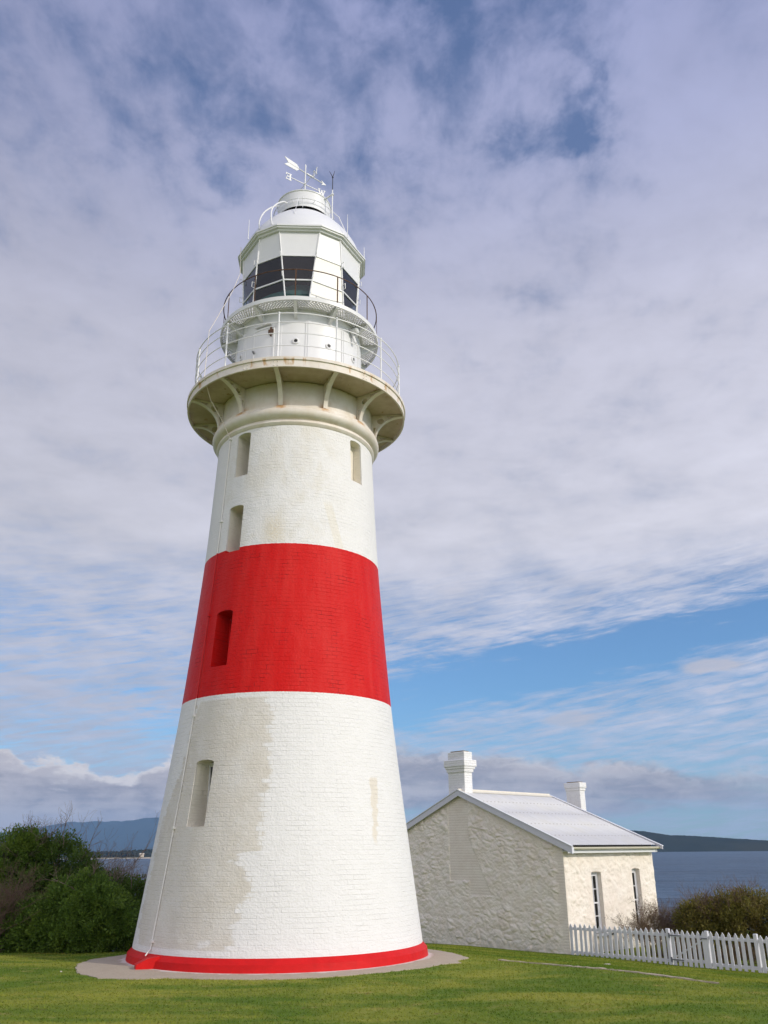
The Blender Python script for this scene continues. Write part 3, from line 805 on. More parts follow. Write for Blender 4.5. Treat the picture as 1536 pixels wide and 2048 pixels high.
# brackets: curved plates with a round eye and a small triangular opening
def bracket_mesh():
    cu = bpy.data.curves.new('bracket', 'CURVE'); cu.dimensions = '2D'; cu.fill_mode = 'BOTH'; cu.extrude = .016
    def spl(pts):
        s = cu.splines.new('POLY'); s.points.add(len(pts) - 1); s.use_cyclic_u = True
        for p, (x, y) in zip(s.points, pts): p.co = (x, y, 0, 1)
    arc = []
    for k in range(17):
        u = k / 16 * PI / 2
        arc.append((1.925 + .66 * (1 - math.cos(u)), 11.12 + .57 * math.sin(u)))
    spl(arc + [(2.585, 11.755), (1.848, 11.755), (1.848, 11.12)])
    spl([(2.06 + .085 * math.cos(2 * PI * k / 20), 11.60 + .085 * math.sin(2 * PI * k / 20)) for k in range(20)])
    spl([(1.885, 11.44), (1.955, 11.44), (1.905, 11.29), (1.885, 11.26)])
    spl([(2.21, 11.715), (2.42, 11.715), (2.27, 11.64)])
    ob = bpy.data.objects.new('tmp', cu); C.objects.link(ob)
    bpy.context.view_layer.update()
    me = bpy.data.meshes.new_from_object(ob.evaluated_get(bpy.context.evaluated_depsgraph_get()))
    bpy.data.objects.remove(ob)
    bm = bmesh.new(); bm.from_mesh(me)
    # 2d (r, z) -> stand it up in the plane x=0, pointing to -y
    for v in bm.verts: v.co = Vector((v.co.z, -v.co.x, v.co.y))
    # flange along the curved edge
    prev = None
    for i, (r, z) in enumerate(arc):
        row = [bm.verts.new((x, -(r + o), z - (o and .012))) for x, o in ((-.05, 0), (.05, 0), (.05, .02), (-.05, .02))]
        if prev:
            for a in range(4): bm.faces.new((prev[a], prev[(a + 1) % 4], row[(a + 1) % 4], row[a]))
        else: bm.faces.new(row)
        prev = row
    bm.faces.new(prev)
    bmesh.ops.recalc_face_normals(bm, faces=bm.faces)
    bm.to_mesh(me); bm.free()
    me.materials.clear(); me.materials.append(M_CREAM)
    return me
bme = bracket_mesh()
for k in range(12):
    o = link(bpy.data.objects.new('bracket', bme), root); o.rotation_euler = (0, 0, rad(-11.3 + 30 * k))

# gallery railing
RG = 2.52
post_me = None
for k in range(12):
    m = MB(); m.tube([(0, -RG, 11.9), (0, -RG, 13.125)], .0185, 8); m.sphere((0, -RG, 13.135), .030, 8, 6)
    for z in (12.28, 12.605, 12.886): m.sphere((0, -RG, z), .026, 8, 5)
    m.box((0, -RG, 11.925), (.08, .08, .02))
    if post_me is None:
        o = m.build('railing_post', M_WHITE, root, 50); post_me = o.data
    else:
        o = link(bpy.data.objects.new('railing_post', post_me), root)
    o.rotation_euler = (0, 0, rad(-11.0 + 30 * k))
for z in (12.28, 12.605, 12.886, 13.125):
    MB().ring(RG, z, .0115 if z < 13 else .0135, 120, 6).build('rail', M_WHITE, root, 60)

# drum below the lantern
MB().lathe([(1.562, 11.90), (1.562, 13.60), (1.562, 13.92), (1.40, 13.93)], 128).build('drum', M_WHITE, root, 30)
for th in (-58, -18.3, 7.0, 42, 68, 95, 125, 155, 185, 215, 245, 275):
    m = MB()
    for dth, rr in ((0, 1.572), ):
        m.box(pol(1.566, th, 12.76), (.125, .022, 1.68), rad(th)); m.box(pol(1.578, th, 12.76), (.022, .022, 1.68), rad(th))
    m.build('seam_strip', M_WHITE, root)
m = MB()
def curved(m, th0, th1, z0, z1, r0, r1, n=10):
    vs_ = []; fs_ = []
    for i in range(n + 1):
        th = th0 + (th1 - th0) * i / n
        vs_ += [pol(r0, th, z0), pol(r1, th, z0), pol(r1, th, z1), pol(r0, th, z1)]
    for i in range(n):
        a = 4 * i
        fs_ += [(a + k, a + (k + 1) % 4, a + 4 + (k + 1) % 4, a + 4 + k) for k in range(4)]
    fs_ += [(0, 1, 2, 3), tuple(4 * n + k for k in (3, 2, 1, 0))]
    m.add(vs_, fs_)
curved(m, -42.6, -23.2, 12.0, 13.42, 1.55, 1.590)
door = m.build('door', M_WHITE, root, 30)
f = MB(); curved(f, -43.6, -42.6, 11.95, 13.47, 1.55, 1.605, 2); curved(f, -23.2, -22.2, 11.95, 13.47, 1.55, 1.605, 2); curved(f, -43.6, -22.2, 13.42, 13.47, 1.55, 1.605)
f.build('door_frame', M_WHITE, door)
h = MB(); h.box(pol(1.605, -25.2, 13.30), (.13, .05, .11), rad(-25.2)); h.box(pol(1.60, -25.2, 13.30), (.03, .07, .24), rad(-25.2)); h.build('hinge', M_RUST, door)
h = MB(); h.tube([pol(1.60, -42.0, 12.86), pol(1.66, -42.0, 12.86), pol(1.66, -40.5, 12.86)], .012, 6); h.sphere(pol(1.605, -42.0, 12.86), .035, 8, 5); h.build('handle', M_HINGE, door)
h = MB(); curved(h, -41, -25, 13.50, 13.515, 1.56, 1.66); h.build('drip_strip', M_WHITE, door)
for th in (-63.3, -3.6, 25.8, 56.5):
    a = rad(th); d = Vector((math.sin(a), -math.cos(a), 0)); s = Vector((math.cos(a), math.sin(a), 0)); c0 = Vector(pol(1.562, th, 13.01))
    def Q(r, k, dd): return c0 + (s * math.cos(k) + Vector((0, 0, 1)) * math.sin(k)) * r + d * dd
    m = MB(); N = 20; vs_ = []
    for r, dd in ((.082, -.01), (.082, .022), (.072, .03), (.050, .03), (.042, .012)): vs_ += [Q(r, 2 * PI * i / N, dd) for i in range(N)]
    m.add(vs_, [(j * N + i, j * N + (i + 1) % N, (j + 1) * N + (i + 1) % N, (j + 1) * N + i) for j in range(4) for i in range(N)])
    pv = m.build('porthole', M_WHITE, root, 40)
    g = MB(); g.add([Q(.043, 2 * PI * i / N, .010) for i in range(N)], [tuple(range(N))]); g.build('glass', M_BLACK, pv)
# round cowl lamp bracketed under the upper gallery
a = rad(52); d = Vector((math.sin(a), -math.cos(a), 0))
m = MB(); p0 = Vector(pol(1.60, 52, 13.72)); m.tube([p0, p0 + d * .16], .075, 14); m.tube([p0 + d * .16, p0 + d * .175], .055, 14); m.bar(p0 + Vector((0, 0, -.02)), p0 + Vector((.10, .02, -.30)), .07, .05)
m.build('vent_pipe', M_WHITE, root, 40)

# upper gallery: open iron lattice
m = MB()
def lat_bar(t0, t1, r0, r1, w=.024, h=.014, z=13.925):
    m.bar(pol(r0, t0, z), pol(r1, t1, z), w, h)
nb = 150; step = 360 / nb; dth = step * 4.6
for k in range(nb):
    lat_bar(k * step, k * step + dth, 1.57, 1.985)
    lat_bar(k * step, k * step - dth, 1.57, 1.985, z=13.928)
m.build('upper_grating', M_WHITE, root)
MB().lathe([(1.968, 13.865), (2.0, 13.865), (2.006, 13.965), (1.968, 13.965)], 128, True).build('grating_rim', M_WHITE, root, 30)
MB().lathe([(1.55, 13.90), (1.62, 13.90), (1.62, 13.95), (1.55, 13.95)], 128, True).build('grating_curb', M_WHITE, root, 30)
ubm = None
for k in range(12):
    th = -4 + 30 * k
    if ubm is None:
        m = MB()
        m.prism([(1.56, 13.64), (1.60, 13.64), (1.97, 13.85), (1.97, 13.912), (1.56, 13.912)], lambda p, q, r: Vector((r, -p, q)), -.012, .012)
        m.prism([(1.565, 13.63), (1.60, 13.625), (1.975, 13.84), (1.975, 13.853), (1.60, 13.645), (1.565, 13.65)], lambda p, q, r: Vector((r, -p, q)), -.04, .04)
        m.box((0, -1.76, 13.908), (.10, .40, .012)); m.box((0, -1.572, 13.74), (.09, .015, .26))
        o = m.build('upper_bracket', M_WHITE, root); ubm = o.data
    else: o = link(bpy.data.objects.new('upper_bracket', ubm), root)
    o.rotation_euler = (0, 0, rad(th))
# rusty upper railing
RU = 1.963
um = None
for k in range(12):
    if um is None:
        m = MB(); m.box((0, -RU - .006, 14.33), (.030, .012, .83)); o = m.build('upper_railing_post', M_RUST, root); um = o.data
    else: o = link(bpy.data.objects.new('upper_railing_post', um), root)
    o.rotation_euler = (0, 0, rad(-4.2 + 30 * k))
MB().ring(RU, 14.745, .013, 120, 6).build('upper_rail', M_RUST, root, 60)

# lantern with slanting bars: wide-topped and narrow-topped panes alternate
def lv(k, side, z, dr=0.0):
    al = 10.0 + (z - 13.95) * 3.9
    return Vector(pol(1.475 + (z - 13.95) * .028 + dr, -3.8 + 60 * k + side * al, z))
Z0, ZW, ZT = 13.95, 15.535, 16.285
order = []
for k in range(6): order += [(k, -1), (k, 1)]
for i in range(12):
    a, b = order[i], order[(i + 1) % 12]
    wide = i % 2 == 0
    def quad(z0, z1, dr):
        bb = b if not (a[0] == 5 and b[0] == 0) else (6, b[1])
        return [lv(*a, z0, dr), lv(*bb, z0, dr), lv(*bb, z1, dr), lv(*a, z1, dr)]
    blind = i in (1,)
    g = MB(); g.add(quad(Z0, ZW, 0), [(0, 1, 2, 3)])
    pane = g.build('lantern_blind' if blind else 'lantern_pane', M_BLIND if blind else M_GLASS, root)
    if blind: pane['label'] = 'cream blind drawn behind one lantern pane'
    p = MB(); q0, q1 = quad(ZW, ZT, .004), quad(ZW, ZT, -.02)
    p.add(q0 + q1, [(0, 1, 2, 3), (7, 6, 5, 4), (0, 4, 5, 1), (3, 2, 6, 7)]); p.build('upper_panel', M_WHITE, root)
    t_ = MB(); bb = b if not (a[0] == 5 and b[0] == 0) else (6, b[1])
    t_.bar(lv(*a, 14.815, .006), lv(*bb, 14.815, .006), .03, .036)
    t_.build('transom', M_WHITE, root)
    t_ = MB(); t_.bar(lv(*a, ZW, .006), lv(*bb, ZW, .006), .022, .030); t_.build('glazing_bar', M_WHITE, root)
    mu = MB(); mu.tube([lv(*a, Z0 - .02, .008), lv(*a, ZT, .008)], .021, 6)
    mul = mu.build('mullion', M_WHITE, root, 60)
    if a[1] * 1 and (a in ((0, -1), (5, 1), (1, -1), (0, 1), (1, 1), (5, -1))):
        for z in (14.93, 15.53):
            p0, p1 = lv(*a, z - .07, .02), lv(*a, z + .07, .02); o_ = Vector((p0.x, p0.y, 0)).normalized() * .075
            hm = MB(); hm.tube([p0, p0 + o_, p1 + o_, p1], .009, 5); hm.build('hand_grip', M_WHITE, mul)
# lamp room: floor, optic and dark lining
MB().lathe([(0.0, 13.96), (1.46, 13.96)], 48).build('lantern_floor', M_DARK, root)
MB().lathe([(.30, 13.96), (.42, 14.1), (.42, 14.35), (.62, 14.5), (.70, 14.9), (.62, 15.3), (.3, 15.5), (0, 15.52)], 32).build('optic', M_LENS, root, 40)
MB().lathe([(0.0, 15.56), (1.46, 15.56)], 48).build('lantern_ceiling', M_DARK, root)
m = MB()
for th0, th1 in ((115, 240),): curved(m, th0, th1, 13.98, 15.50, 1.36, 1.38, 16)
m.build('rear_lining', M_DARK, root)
m = MB(); curved(m, -66, 6, 13.98, 14.62, 1.30, 1.32, 12); m.build('pane_backing', simple('green_curtain', (.16, .34, .27), .8, .1), root)

# roof: twelve-sided gutter, dome and vent cowl
def polyring(levels, name, mat):
    m = MB(); vs_ = []
    for r, z in levels:
        for k, s in order:
            vs_.append(pol(r, -3.8 + 60 * k + s * 19.3, z))
    L = len(levels)
    m.add(vs_, [(j * 12 + i, j * 12 + (i + 1) % 12, (j + 1) * 12 + (i + 1) % 12, (j + 1) * 12 + i) for j in range(L - 1) for i in range(12)])
    return m.build(name, mat, root)
polyring([(1.50, 16.25), (1.60, 16.255), (1.615, 16.30), (1.668, 16.305), (1.675, 16.335), (1.70, 16.345), (1.70, 16.385), (1.668, 16.39), (1.55, 16.40)], 'roof_gutter', M_WHITE)
dome = MB().lathe([(1.585, 16.385), (1.55, 16.50), (1.47, 16.72), (1.36, 16.93), (1.22, 17.13), (1.06, 17.33), (.90, 17.49), (.76, 17.60), (.66, 17.66), (.56, 17.67)], 96).build('dome', M_WHITE, root, 40)
MB().lathe([(.60, 17.62), (.60, 17.9)], 64).build('dome_neck', M_DARK, root, 40)
cowl = MB().lathe([(.70, 17.755), (.745, 17.715), (.745, 17.735), (.728, 17.75), (.72, 18.05), (.718, 18.24), (.735, 18.25), (.738, 18.275), (.70, 18.29), (.50, 18.36), (.25, 18.40), (0, 18.41)], 96).build('vent_cowl', M_WHITE, root, 30)
m = MB(); m.ring(.818, 17.90, .011, 72, 6)
for k in range(8): m.tube([pol(.72, 20 + 45 * k, 17.9), pol(.818, 20 + 45 * k, 17.9)], .009, 5)
m.build('cowl_ring', M_WHITE, root, 50)
m = MB()
for pts in ([(1.52, -47, 16.62), (1.50, -49, 16.90), (1.36, -50, 17.28), (1.15, -47, 17.56), (.95, -43, 17.70)], [(1.54, -31, 16.55), (1.52, -33, 16.80), (1.40, -36, 17.2), (1.20, -36.5, 17.52), (.97, -35, 17.76), (.84, -33, 17.80)]):
    P3 = [Vector(pol(*p)) for p in pts]; fine = []
    for i in range(len(P3) - 1):
        for u in (0, .33, .66):
            a, b, c_, d_ = P3[max(i - 1, 0)], P3[i], P3[i + 1], P3[min(i + 2, len(P3) - 1)]
            fine.append(.5 * ((2 * b) + (c_ - a) * u + (2 * a - 5 * b + 4 * c_ - d_) * u * u + (3 * b - a - 3 * c_ + d_) * u ** 3))
    fine.append(P3[-1]); h = MB(); h.tube(fine, .021, 8); h.build('roof_handrail', M_WHITE, root, 60)
m = MB(); m.tube([pol(1.28, 58, 17.05), pol(1.10, 57, 17.55), pol(.86, 55, 17.86)], .012, 6); m.build('roof_stay', M_WHITE, root)
m = MB(); m.tube([pol(1.38, -10, 16.92), pol(1.02, -10, 17.62), pol(.80, -10, 17.95)], .007, 5); m.tube([pol(.80, -3, 17.62), pol(.80, -3, 17.98)], .008, 5); m.build('roof_stay', M_WHITE, root)
for th, z0, z1 in ((-57, 16.38, 17.0), (42, 16.38, 17.10), (76, 16.38, 16.78), (-95, 16.38, 16.9), (118, 16.38, 16.9)):
    m = MB(); m.tube([pol(1.665, th, z0), pol(1.665, th, z1)], [.012, .006], 5); m.build('lightning_rod', M_WHITE, root)
# aerial mast beside the cowl
m = MB(); m.tube([pol(.95, 51.5, 17.42), pol(.95, 51.5, 18.45)], .017, 6); m.bar(pol(.70, 47, 18.20), pol(.95, 51.5, 18.30), .035, .03); m.box(pol(.95, 51.5, 18.29), (.07, .07, .03))
mast = m.build('aerial_mast', M_WHITE, root)
m = MB(); b0 = Vector(pol(.95, 51.5, 18.44)); m.tube([b0, b0 + Vector((0, 0, .46))], .012, 6); m.sphere(b0 + Vector((0, 0, .44)), .024, 6, 5)
tp = b0 + Vector((0, 0, .45)); m.tube([tp, tp + Vector((-.095, .0, .20))], [.012, .005], 5); m.tube([tp, tp + Vector((.055, 0, .23))], [.012, .005], 5)
m.build('aerial', M_BLACK, mast)

# weather vane
arm = Vector((.875, .484, 0)); nrm_ = Vector((.484, -.875, 0)); Zv = Vector((0, 0, 1))
m = MB(); m.tube([(0, 0, 18.36), (0, 0, 19.70), (0, 0, 19.78), (0, 0, 19.84)], [.021, .019, .026, .004], 8); m.sphere((0, 0, 19.12), .04, 8, 6); m.sphere((0, 0, 18.43), .07, 10, 6)
vane = m.build('weather_vane', M_WHITE, root, 50)
m = MB(); m.bar(-arm * .46 + Zv * 19.12, arm * .46 + Zv * 19.12, .018, .018); m.bar(-nrm_ * .46 + Zv * 19.121, nrm_ * .46 + Zv * 19.121, .014, .014)
m.build('compass_arm', M_WHITE, vane)
def letter(strokes, axis_, mirror, centre, hgt=.22, wid=.17):
    m = MB(); nn = axis_.cross(Zv).normalized()
    for i, (x0, y0, x1, y1, w_) in enumerate(strokes):
        a = centre + axis_ * ((x0 - .5) * wid * mirror) + Zv * ((y0 - .5) * hgt)
        b = centre + axis_ * ((x1 - .5) * wid * mirror) + Zv * ((y1 - .5) * hgt)
        d_ = (b - a).normalized(); a = a - d_ * .004; b = b + d_ * .004
        m.bar(a, b, .012 + .0015 * i, w_ * hgt, up=nn.cross(d_))
    return m.build('letter', M_WHITE, vane)
E_ = [(.2, 0, .2, 1, .2), (.0, .06, .95, .06, .13), (.0, .94, .95, .94, .13), (.2, .5, .72, .5, .12), (.93, 0, .93, .28, .1), (.93, .72, .93, 1, .1), (.72, .38, .72, .62, .1)]
W_ = [(.08, .98, .30, .03, .17), (.30, .03, .52, .80, .12), (.52, .80, .72, .03, .17), (.72, .03, .95, .98, .12), (-.06, .95, .26, .95, .1), (.78, .95, 1.08, .95, .1), (.40, .84, .62, .84, .08)]
N_ = [(.12, 0, .12, 1, .13), (.88, 0, .88, 1, .13), (.12, 1, .88, 0, .17), (-.02, .05, .28, .05, .1), (-.02, .95, .22, .95, .1), (.72, .95, 1.02, .95, .1)]
S_ = [(.9, .74, .78, .92, .15), (.78, .92, .3, .94, .15), (.3, .94, .1, .74, .15), (.1, .74, .28, .56, .15), (.28, .56, .72, .45, .17), (.72, .45, .92, .25, .15), (.92, .25, .72, .07, .15), (.72, .07, .25, .06, .15), (.25, .06, .1, .26, .15)]
letter(E_, arm, -1, -arm * .52 + Zv * 19.12); letter(W_, arm, 1, arm * .535 + Zv * 19.10, .22, .21)
letter(N_, nrm_, 1, nrm_ * .55 + Zv * 19.12, .22, .18); letter(S_, nrm_, -1, -nrm_ * .54 + Zv * 19.12, .22, .15)
ad = Vector((.81, .586, 0)); m = MB(); ZA = Zv * 19.53
m.tube([-ad * .60 + ZA, ad * .62 + ZA], .015, 6); m.bar(ad * .06 + ZA, ad * .28 + ZA, .034, .04)
an = ad.cross(Zv)
def af(p, q, r): return ad * p + Zv * (19.53 + q) + an * r
m.prism([(-.72, .135), (-.30, .115), (-.215, .012), (-.60, .012)], af, -.006, .006)
m.prism([(-.60, -.012), (-.215, -.012), (-.30, -.115), (-.72, -.135)], af, -.006, .006)
m.prism([(.74, 0), (.56, .085), (.605, .02), (.605, -.02), (.56, -.085)], af, -.007, .007)
m.build('arrow', M_WHITE, vane)

# ------------------------------------------------------------------ keeper's cottage (local x = along ridge, local y = along gable)
cot = empty('cottage', (HA.x, HA.y, 0), PI / 2 - PSI)
tag(cot, 'small white rubble stone cottage with iron roof and two brick chimneys', 'cottage')
GW, LEN, WT, ZB, APEX = 8.34, 5.15, 1.77, -1.45, 4.17
SL = .408
def roof_z(t): return 3.765 - SL * (APEX - min(t, GW - t))
from mathutils import noise as mnoise
def fbm(x, y, s=0):
    v = 0; a = 1; f = 1
    for i in range(4):
        v += a * mnoise.noise(Vector((x * f, y * f, s + i * 7.3))); a *= .52; f *= 2.1
    return v
def inpoly(x, y, P):
    c_ = False; j = len(P) - 1
    for i in range(len(P)):
        if (P[i][1] > y) != (P[j][1] > y) and x < (P[j][0] - P[i][0]) * (y - P[i][1]) / (P[j][1] - P[i][1]) + P[i][0]: c_ = not c_
        j = i
    return c_
FLUE = [(4.80, 3.9), (3.84, 3.9), (3.86, 2.25), (3.03, .60), (2.8, .45), (3.9, .45), (3.9, .9), (4.78, .9)]
def smst(a, b, x):
    x = max(0.0, min(1.0, (x - a) / (b - a))); return x * x * (3 - 2 * x)
def stones(t, z, sx, sz, seed):
    """rounded stones under thick limewash"""
    wx, wz = .35 * fbm(t * 2.1, z * 2.1, seed), .35 * fbm(t * 2.1 + 40, z * 2.1, seed)
    d, p = mnoise.voronoi(Vector((t / sx + wx, z / sz + wz, seed)))
    hgt = .35 + .65 * (.5 + .5 * math.sin(p[0].x * 37.1 + p[0].y * 91.7))
    return smst(.02, .34, d[1] - d[0]) * hgt
def is_brick(t, z):
    return inpoly(t, z, FLUE) or t < .22 + .10 * (math.floor((z + 1.2) / .30) % 2)
def gable_disp(t, z):
    k = 1.0
    if inpoly(t, z, FLUE): k = .0
    k = min(k, max(0, min(1, (t - .22 - .10 * (math.floor((z + 1.2) / .30) % 2)) / .12)))
    wash = .45 + .55 * smst(-.25, .25, fbm(t * .8, z * .8, 31))      # the limewash is thicker in places
    big = stones(t, z, .34, .21, 3.0); sml = stones(t, z, .16, .10, 8.0)
    return k * wash * (.036 * big + .018 * sml) + k * (.022 * fbm(t * 2.4, z * 3.2, 11.0) + .008 * fbm(t * 11, z * 14, 5.0)) + .012 * k
m = MB(); nt, nz = 330, 190
vs_ = []
for j in range(nz + 1):
    for i in range(nt + 1):
        t_ = GW * i / nt; z = ZB + (roof_z(t_) - .02 - ZB) * j / nz
        dsp = gable_disp(t_, z) if 0 < i < nt else 0
        vs_.append((-dsp, t_, z))
m.add(vs_, [(j * (nt + 1) + i, j * (nt + 1) + i + 1, (j + 1) * (nt + 1) + i + 1, (j + 1) * (nt + 1) + i) for j in range(nz) for i in range(nt)])
# front wall with two window openings
WIN = [(1.41, 1.95, -.58, 1.17), (3.765, 4.24, -.58, 1.215)]
us = sorted(set([round(x, 4) for x in list(np.linspace(0, LEN, 170))] + [w_[0] for w_ in WIN] + [w_[1] for w_ in WIN]))
zs_ = sorted(set([round(x, 4) for x in list(np.linspace(ZB, WT + .03, 100))] + [-.58, 1.17, 1.215]))
vs_ = []
for z in zs_:
    for u in us:
        dsp = .016 * fbm(u * 2.6, z * 3.4, 21) + .007 * fbm(u * 9, z * 10, 9) + .012 + .022 * stones(u, z, .30, .19, 14.0) * smst(-.3, .3, fbm(u * .9, z * .9, 44))
        zz_ = z
        for u0, u1, z0, z1 in WIN:
            if u0 - .02 < u < u1 + .02 and z0 - .02 < z < z1 + .1: dsp = 0
            if abs(z - z1) < 1e-6 and u0 <= u <= u1: zz_ = z + .055 * math.sin(PI * (u - u0) / (u1 - u0))
        if u in (us[0], us[-1]): dsp = 0
        vs_.append((u, -dsp, zz_))
nu = len(us); fs_ = []
for j in range(len(zs_) - 1):
    for i in range(nu - 1):
        uc, zc_ = (us[i] + us[i + 1]) / 2, (zs_[j] + zs_[j + 1]) / 2
        if any(a < uc < b and c_ < zc_ < d_ for a, b, c_, d_ in WIN): continue
        fs_.append((j * nu + i, j * nu + i + 1, (j + 1) * nu + i + 1, (j + 1) * nu + i))
m.add(vs_, fs_)
# far gable, rear wall and the low rear wing that carries the second chimney
m.add([(LEN, 0, ZB), (LEN, GW, ZB), (LEN, GW, roof_z(0)), (LEN, APEX, roof_z(APEX)), (LEN, 0, roof_z(0))], [(0, 1, 2, 3, 4)])
m.add([(0, GW, ZB), (LEN, GW, ZB), (LEN, GW, WT + .05), (0, GW, WT + .05)], [(0, 1, 2, 3)])
# window reveals
D_ = .20
for u0, u1, z0, z1 in WIN:
    top = [(u0 + (u1 - u0) * k / 8, z1 + .055 * math.sin(PI * k / 8)) for k in range(9)]
    loop = [(u0, z0)] + top + [(u1, z0)]
    L = len(loop)
    m.add([(u, 0, z) for u, z in loop] + [(u, D_, z) for u, z in loop], [(i, (i + 1) % L, L + (i + 1) % L, L + i) for i in range(L)])
wall = m.build('wall', M_RUBBLE, cot, 45)
wall.data.materials.append(M_LBRICK)
for p in wall.data.polygons:
    c_ = p.center
    if abs(c_.x) < .02 and c_.y > .01 and is_brick(c_.y, c_.z): p.material_index = 1
for u0, u1, z0, z1 in WIN:
    m = MB(); y = D_ - .03; zm = .25; uc = (u0 + u1) / 2; fw = .055
    def bx(a, b, c_, d_, y0, y1): m.box(((a + b) / 2, (y0 + y1) / 2, (c_ + d_) / 2), (b - a, y1 - y0, d_ - c_))
    bx(u0 + .004, u0 + fw, z0, z1, y - .03, y + .03); bx(u1 - fw, u1 - .004, z0, z1, y - .03, y + .03)
    bx(u0 + fw, u1 - fw, z1 - .07, z1 + .045, y - .028, y + .03); bx(u0 + fw, u1 - fw, z0, z0 + .07, y - .028, y + .03)
    win = m.build('window', M_TRIM, cot)
    for q0, q1, yy in ((zm, z1 - .07, y), (z0 + .07, zm + .045, y + .010)):
        m = MB()
        bx(u0 + fw, u0 + fw + .032, q0, q1, yy - .008, yy + .010); bx(u1 - fw - .032, u1 - fw, q0, q1, yy - .016, yy + .016)
        bx(u0 + fw + .032, u1 - fw - .032, q0, q0 + .045, yy - .018, yy + .016); bx(u0 + fw + .032, u1 - fw - .032, q1 - .04, q1, yy - .018, yy + .016)
        bx(uc - .011, uc + .011, q0 + .045, q1 - .04, yy - .012, yy + .012)
        zc_ = (q0 + q1) / 2; bx(u0 + fw + .032, u1 - fw - .032, zc_ - .011, zc_ + .011, yy - .010, yy + .012)
        m.build('sash', M_TRIM, win)
        g = MB(); g.add([(u0 + fw + .02, yy + .004, q0 + .02), (u1 - fw - .02, yy + .004, q0 + .02), (u1 - fw - .02, yy + .004, q1 - .02), (u0 + fw + .02, yy + .004, q1 - .02)], [(0, 1, 2, 3)])
        g.build('pane', M_GLASS, win)
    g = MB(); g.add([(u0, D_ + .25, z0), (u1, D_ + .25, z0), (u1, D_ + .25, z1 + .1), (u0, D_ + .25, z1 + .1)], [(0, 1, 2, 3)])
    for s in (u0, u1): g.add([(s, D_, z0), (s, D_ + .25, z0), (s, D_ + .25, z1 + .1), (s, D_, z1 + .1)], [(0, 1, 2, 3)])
    g.build('pane_backing', simple('dim_room', (.045, .042, .038), .9, .1, 0, .3, 2), win)  # dark box behind the sashes, the room's dimness put into its colour
    m = MB(); m.box(((u0 + u1) / 2, .02, z0 - .035), (u1 - u0 + .06, .30, .07)); m.build('sill', M_TRIM, win)
# thin dark slot vent low in the front wall
m = MB(); m.bar((1.95, -.04, -.66), (2.35, -.04, -.62), .03, .035); m.build('air_vent', M_BLACK, cot)
# corrugated roof: real waves running down both slopes
m = MB(); U0, U1 = -.135, LEN - .04; nw = int((U1 - U0) / .02)
EV = -.26; TIP = -.46
for side in (0, 1):
    vs_ = []; rows = [EV, .5, 1.4, 1.402, 2.3, 3.2, 3.202, APEX]
    for r_i, t_ in enumerate(rows):
        lift = (.0 if r_i < 3 else .006 if r_i < 6 else .012)
        for i in range(nw + 1):
            u = U0 + (U1 - U0) * i / nw
            z = 3.80 - SL * (APEX - t_) + .011 * math.sin(2 * PI * u / .1) + lift - .006
            vs_.append((u, t_ if side == 0 else GW - t_, z))
    m.add(vs_, [(j * (nw + 1) + i, j * (nw + 1) + i + 1, (j + 1) * (nw + 1) + i + 1, (j + 1) * (nw + 1) + i) for j in range(len(rows) - 1) for i in range(nw)])
roof = m.build('roof', M_ROOF, cot, 60)
m = MB(); m.tube([(U0, APEX, 3.835), (U1, APEX, 3.835)], .045, 8)
for s in (-1, 1): m.bar((U0, APEX + s * .10, 3.79), (U1, APEX + s * .10, 3.79), .18, .012, up=(0, s * SL, 1))
m.build('ridge_cap', M_RIDGE, roof, 50)
for ux in (-.135, LEN - .02):
    for side in (0, 1):
        f = (lambda t_: t_) if side == 0 else (lambda t_: GW - t_)
        m = MB()
        P0 = (TIP, 3.80 - SL * (APEX - TIP) + .02); P1 = (APEX, 3.82)
        m.prism([(P0[0], P0[1]), (P0[0], P0[1] - (.20 if ux < 0 else .09)), (P1[0], P1[1] - (.185 if ux < 0 else .09)), (P1[0], P1[1])], lambda p, q, r: Vector((r, f(p), q)), ux - .02, ux + .02)
        bb_ = m.build('barge_board', M_BARGE, roof)
        m = MB(); m.prism([(P0[0] - .01, P0[1] + .03), (P0[0] - .01, P0[1] + .005), (P1[0], P1[1] + .005), (P1[0], P1[1] + .03)], lambda p, q, r: Vector((r, f(p), q)), ux - .045, ux + .05)
        m.build('barge_capping', M_TRIM, bb_)
# boxed end of the near barge board, gutter, fascia
m = MB(); m.box((-.075, TIP + .015, 1.835), (.08, .02, .17)); m.build('eave_return', M_TRIM, roof)
gut = MB(); N = 7; vs_ = []
for u in (-.11, LEN + .06):
    for k in range(N):
        a = PI * k / (N - 1); vs_.append((u, EV - .04 - .07 * math.cos(a) * -1, 1.925 - .075 * math.sin(a)))
    for k in range(N):
        a = PI * (N - 1 - k) / (N - 1); vs_.append((u, EV - .04 + .062 * math.cos(a), 1.925 - .067 * math.sin(a)))
L = 2 * N
gut.add(vs_, [(i, (i + 1) % L, L + (i + 1) % L, L + i) for i in range(L)] + [tuple(range(L)), tuple(range(2 * L - 1, L - 1, -1))])
gut.build('gutter', M_RIDGE, roof, 40)
m = MB(); m.box((LEN / 2 - .03, -.11, 1.812), (LEN + .04, .20, .03)); m.box((LEN / 2 - .03, -.215, 1.81), (LEN + .04, .028, .12)); m.build('fascia', M_TRIM, roof)
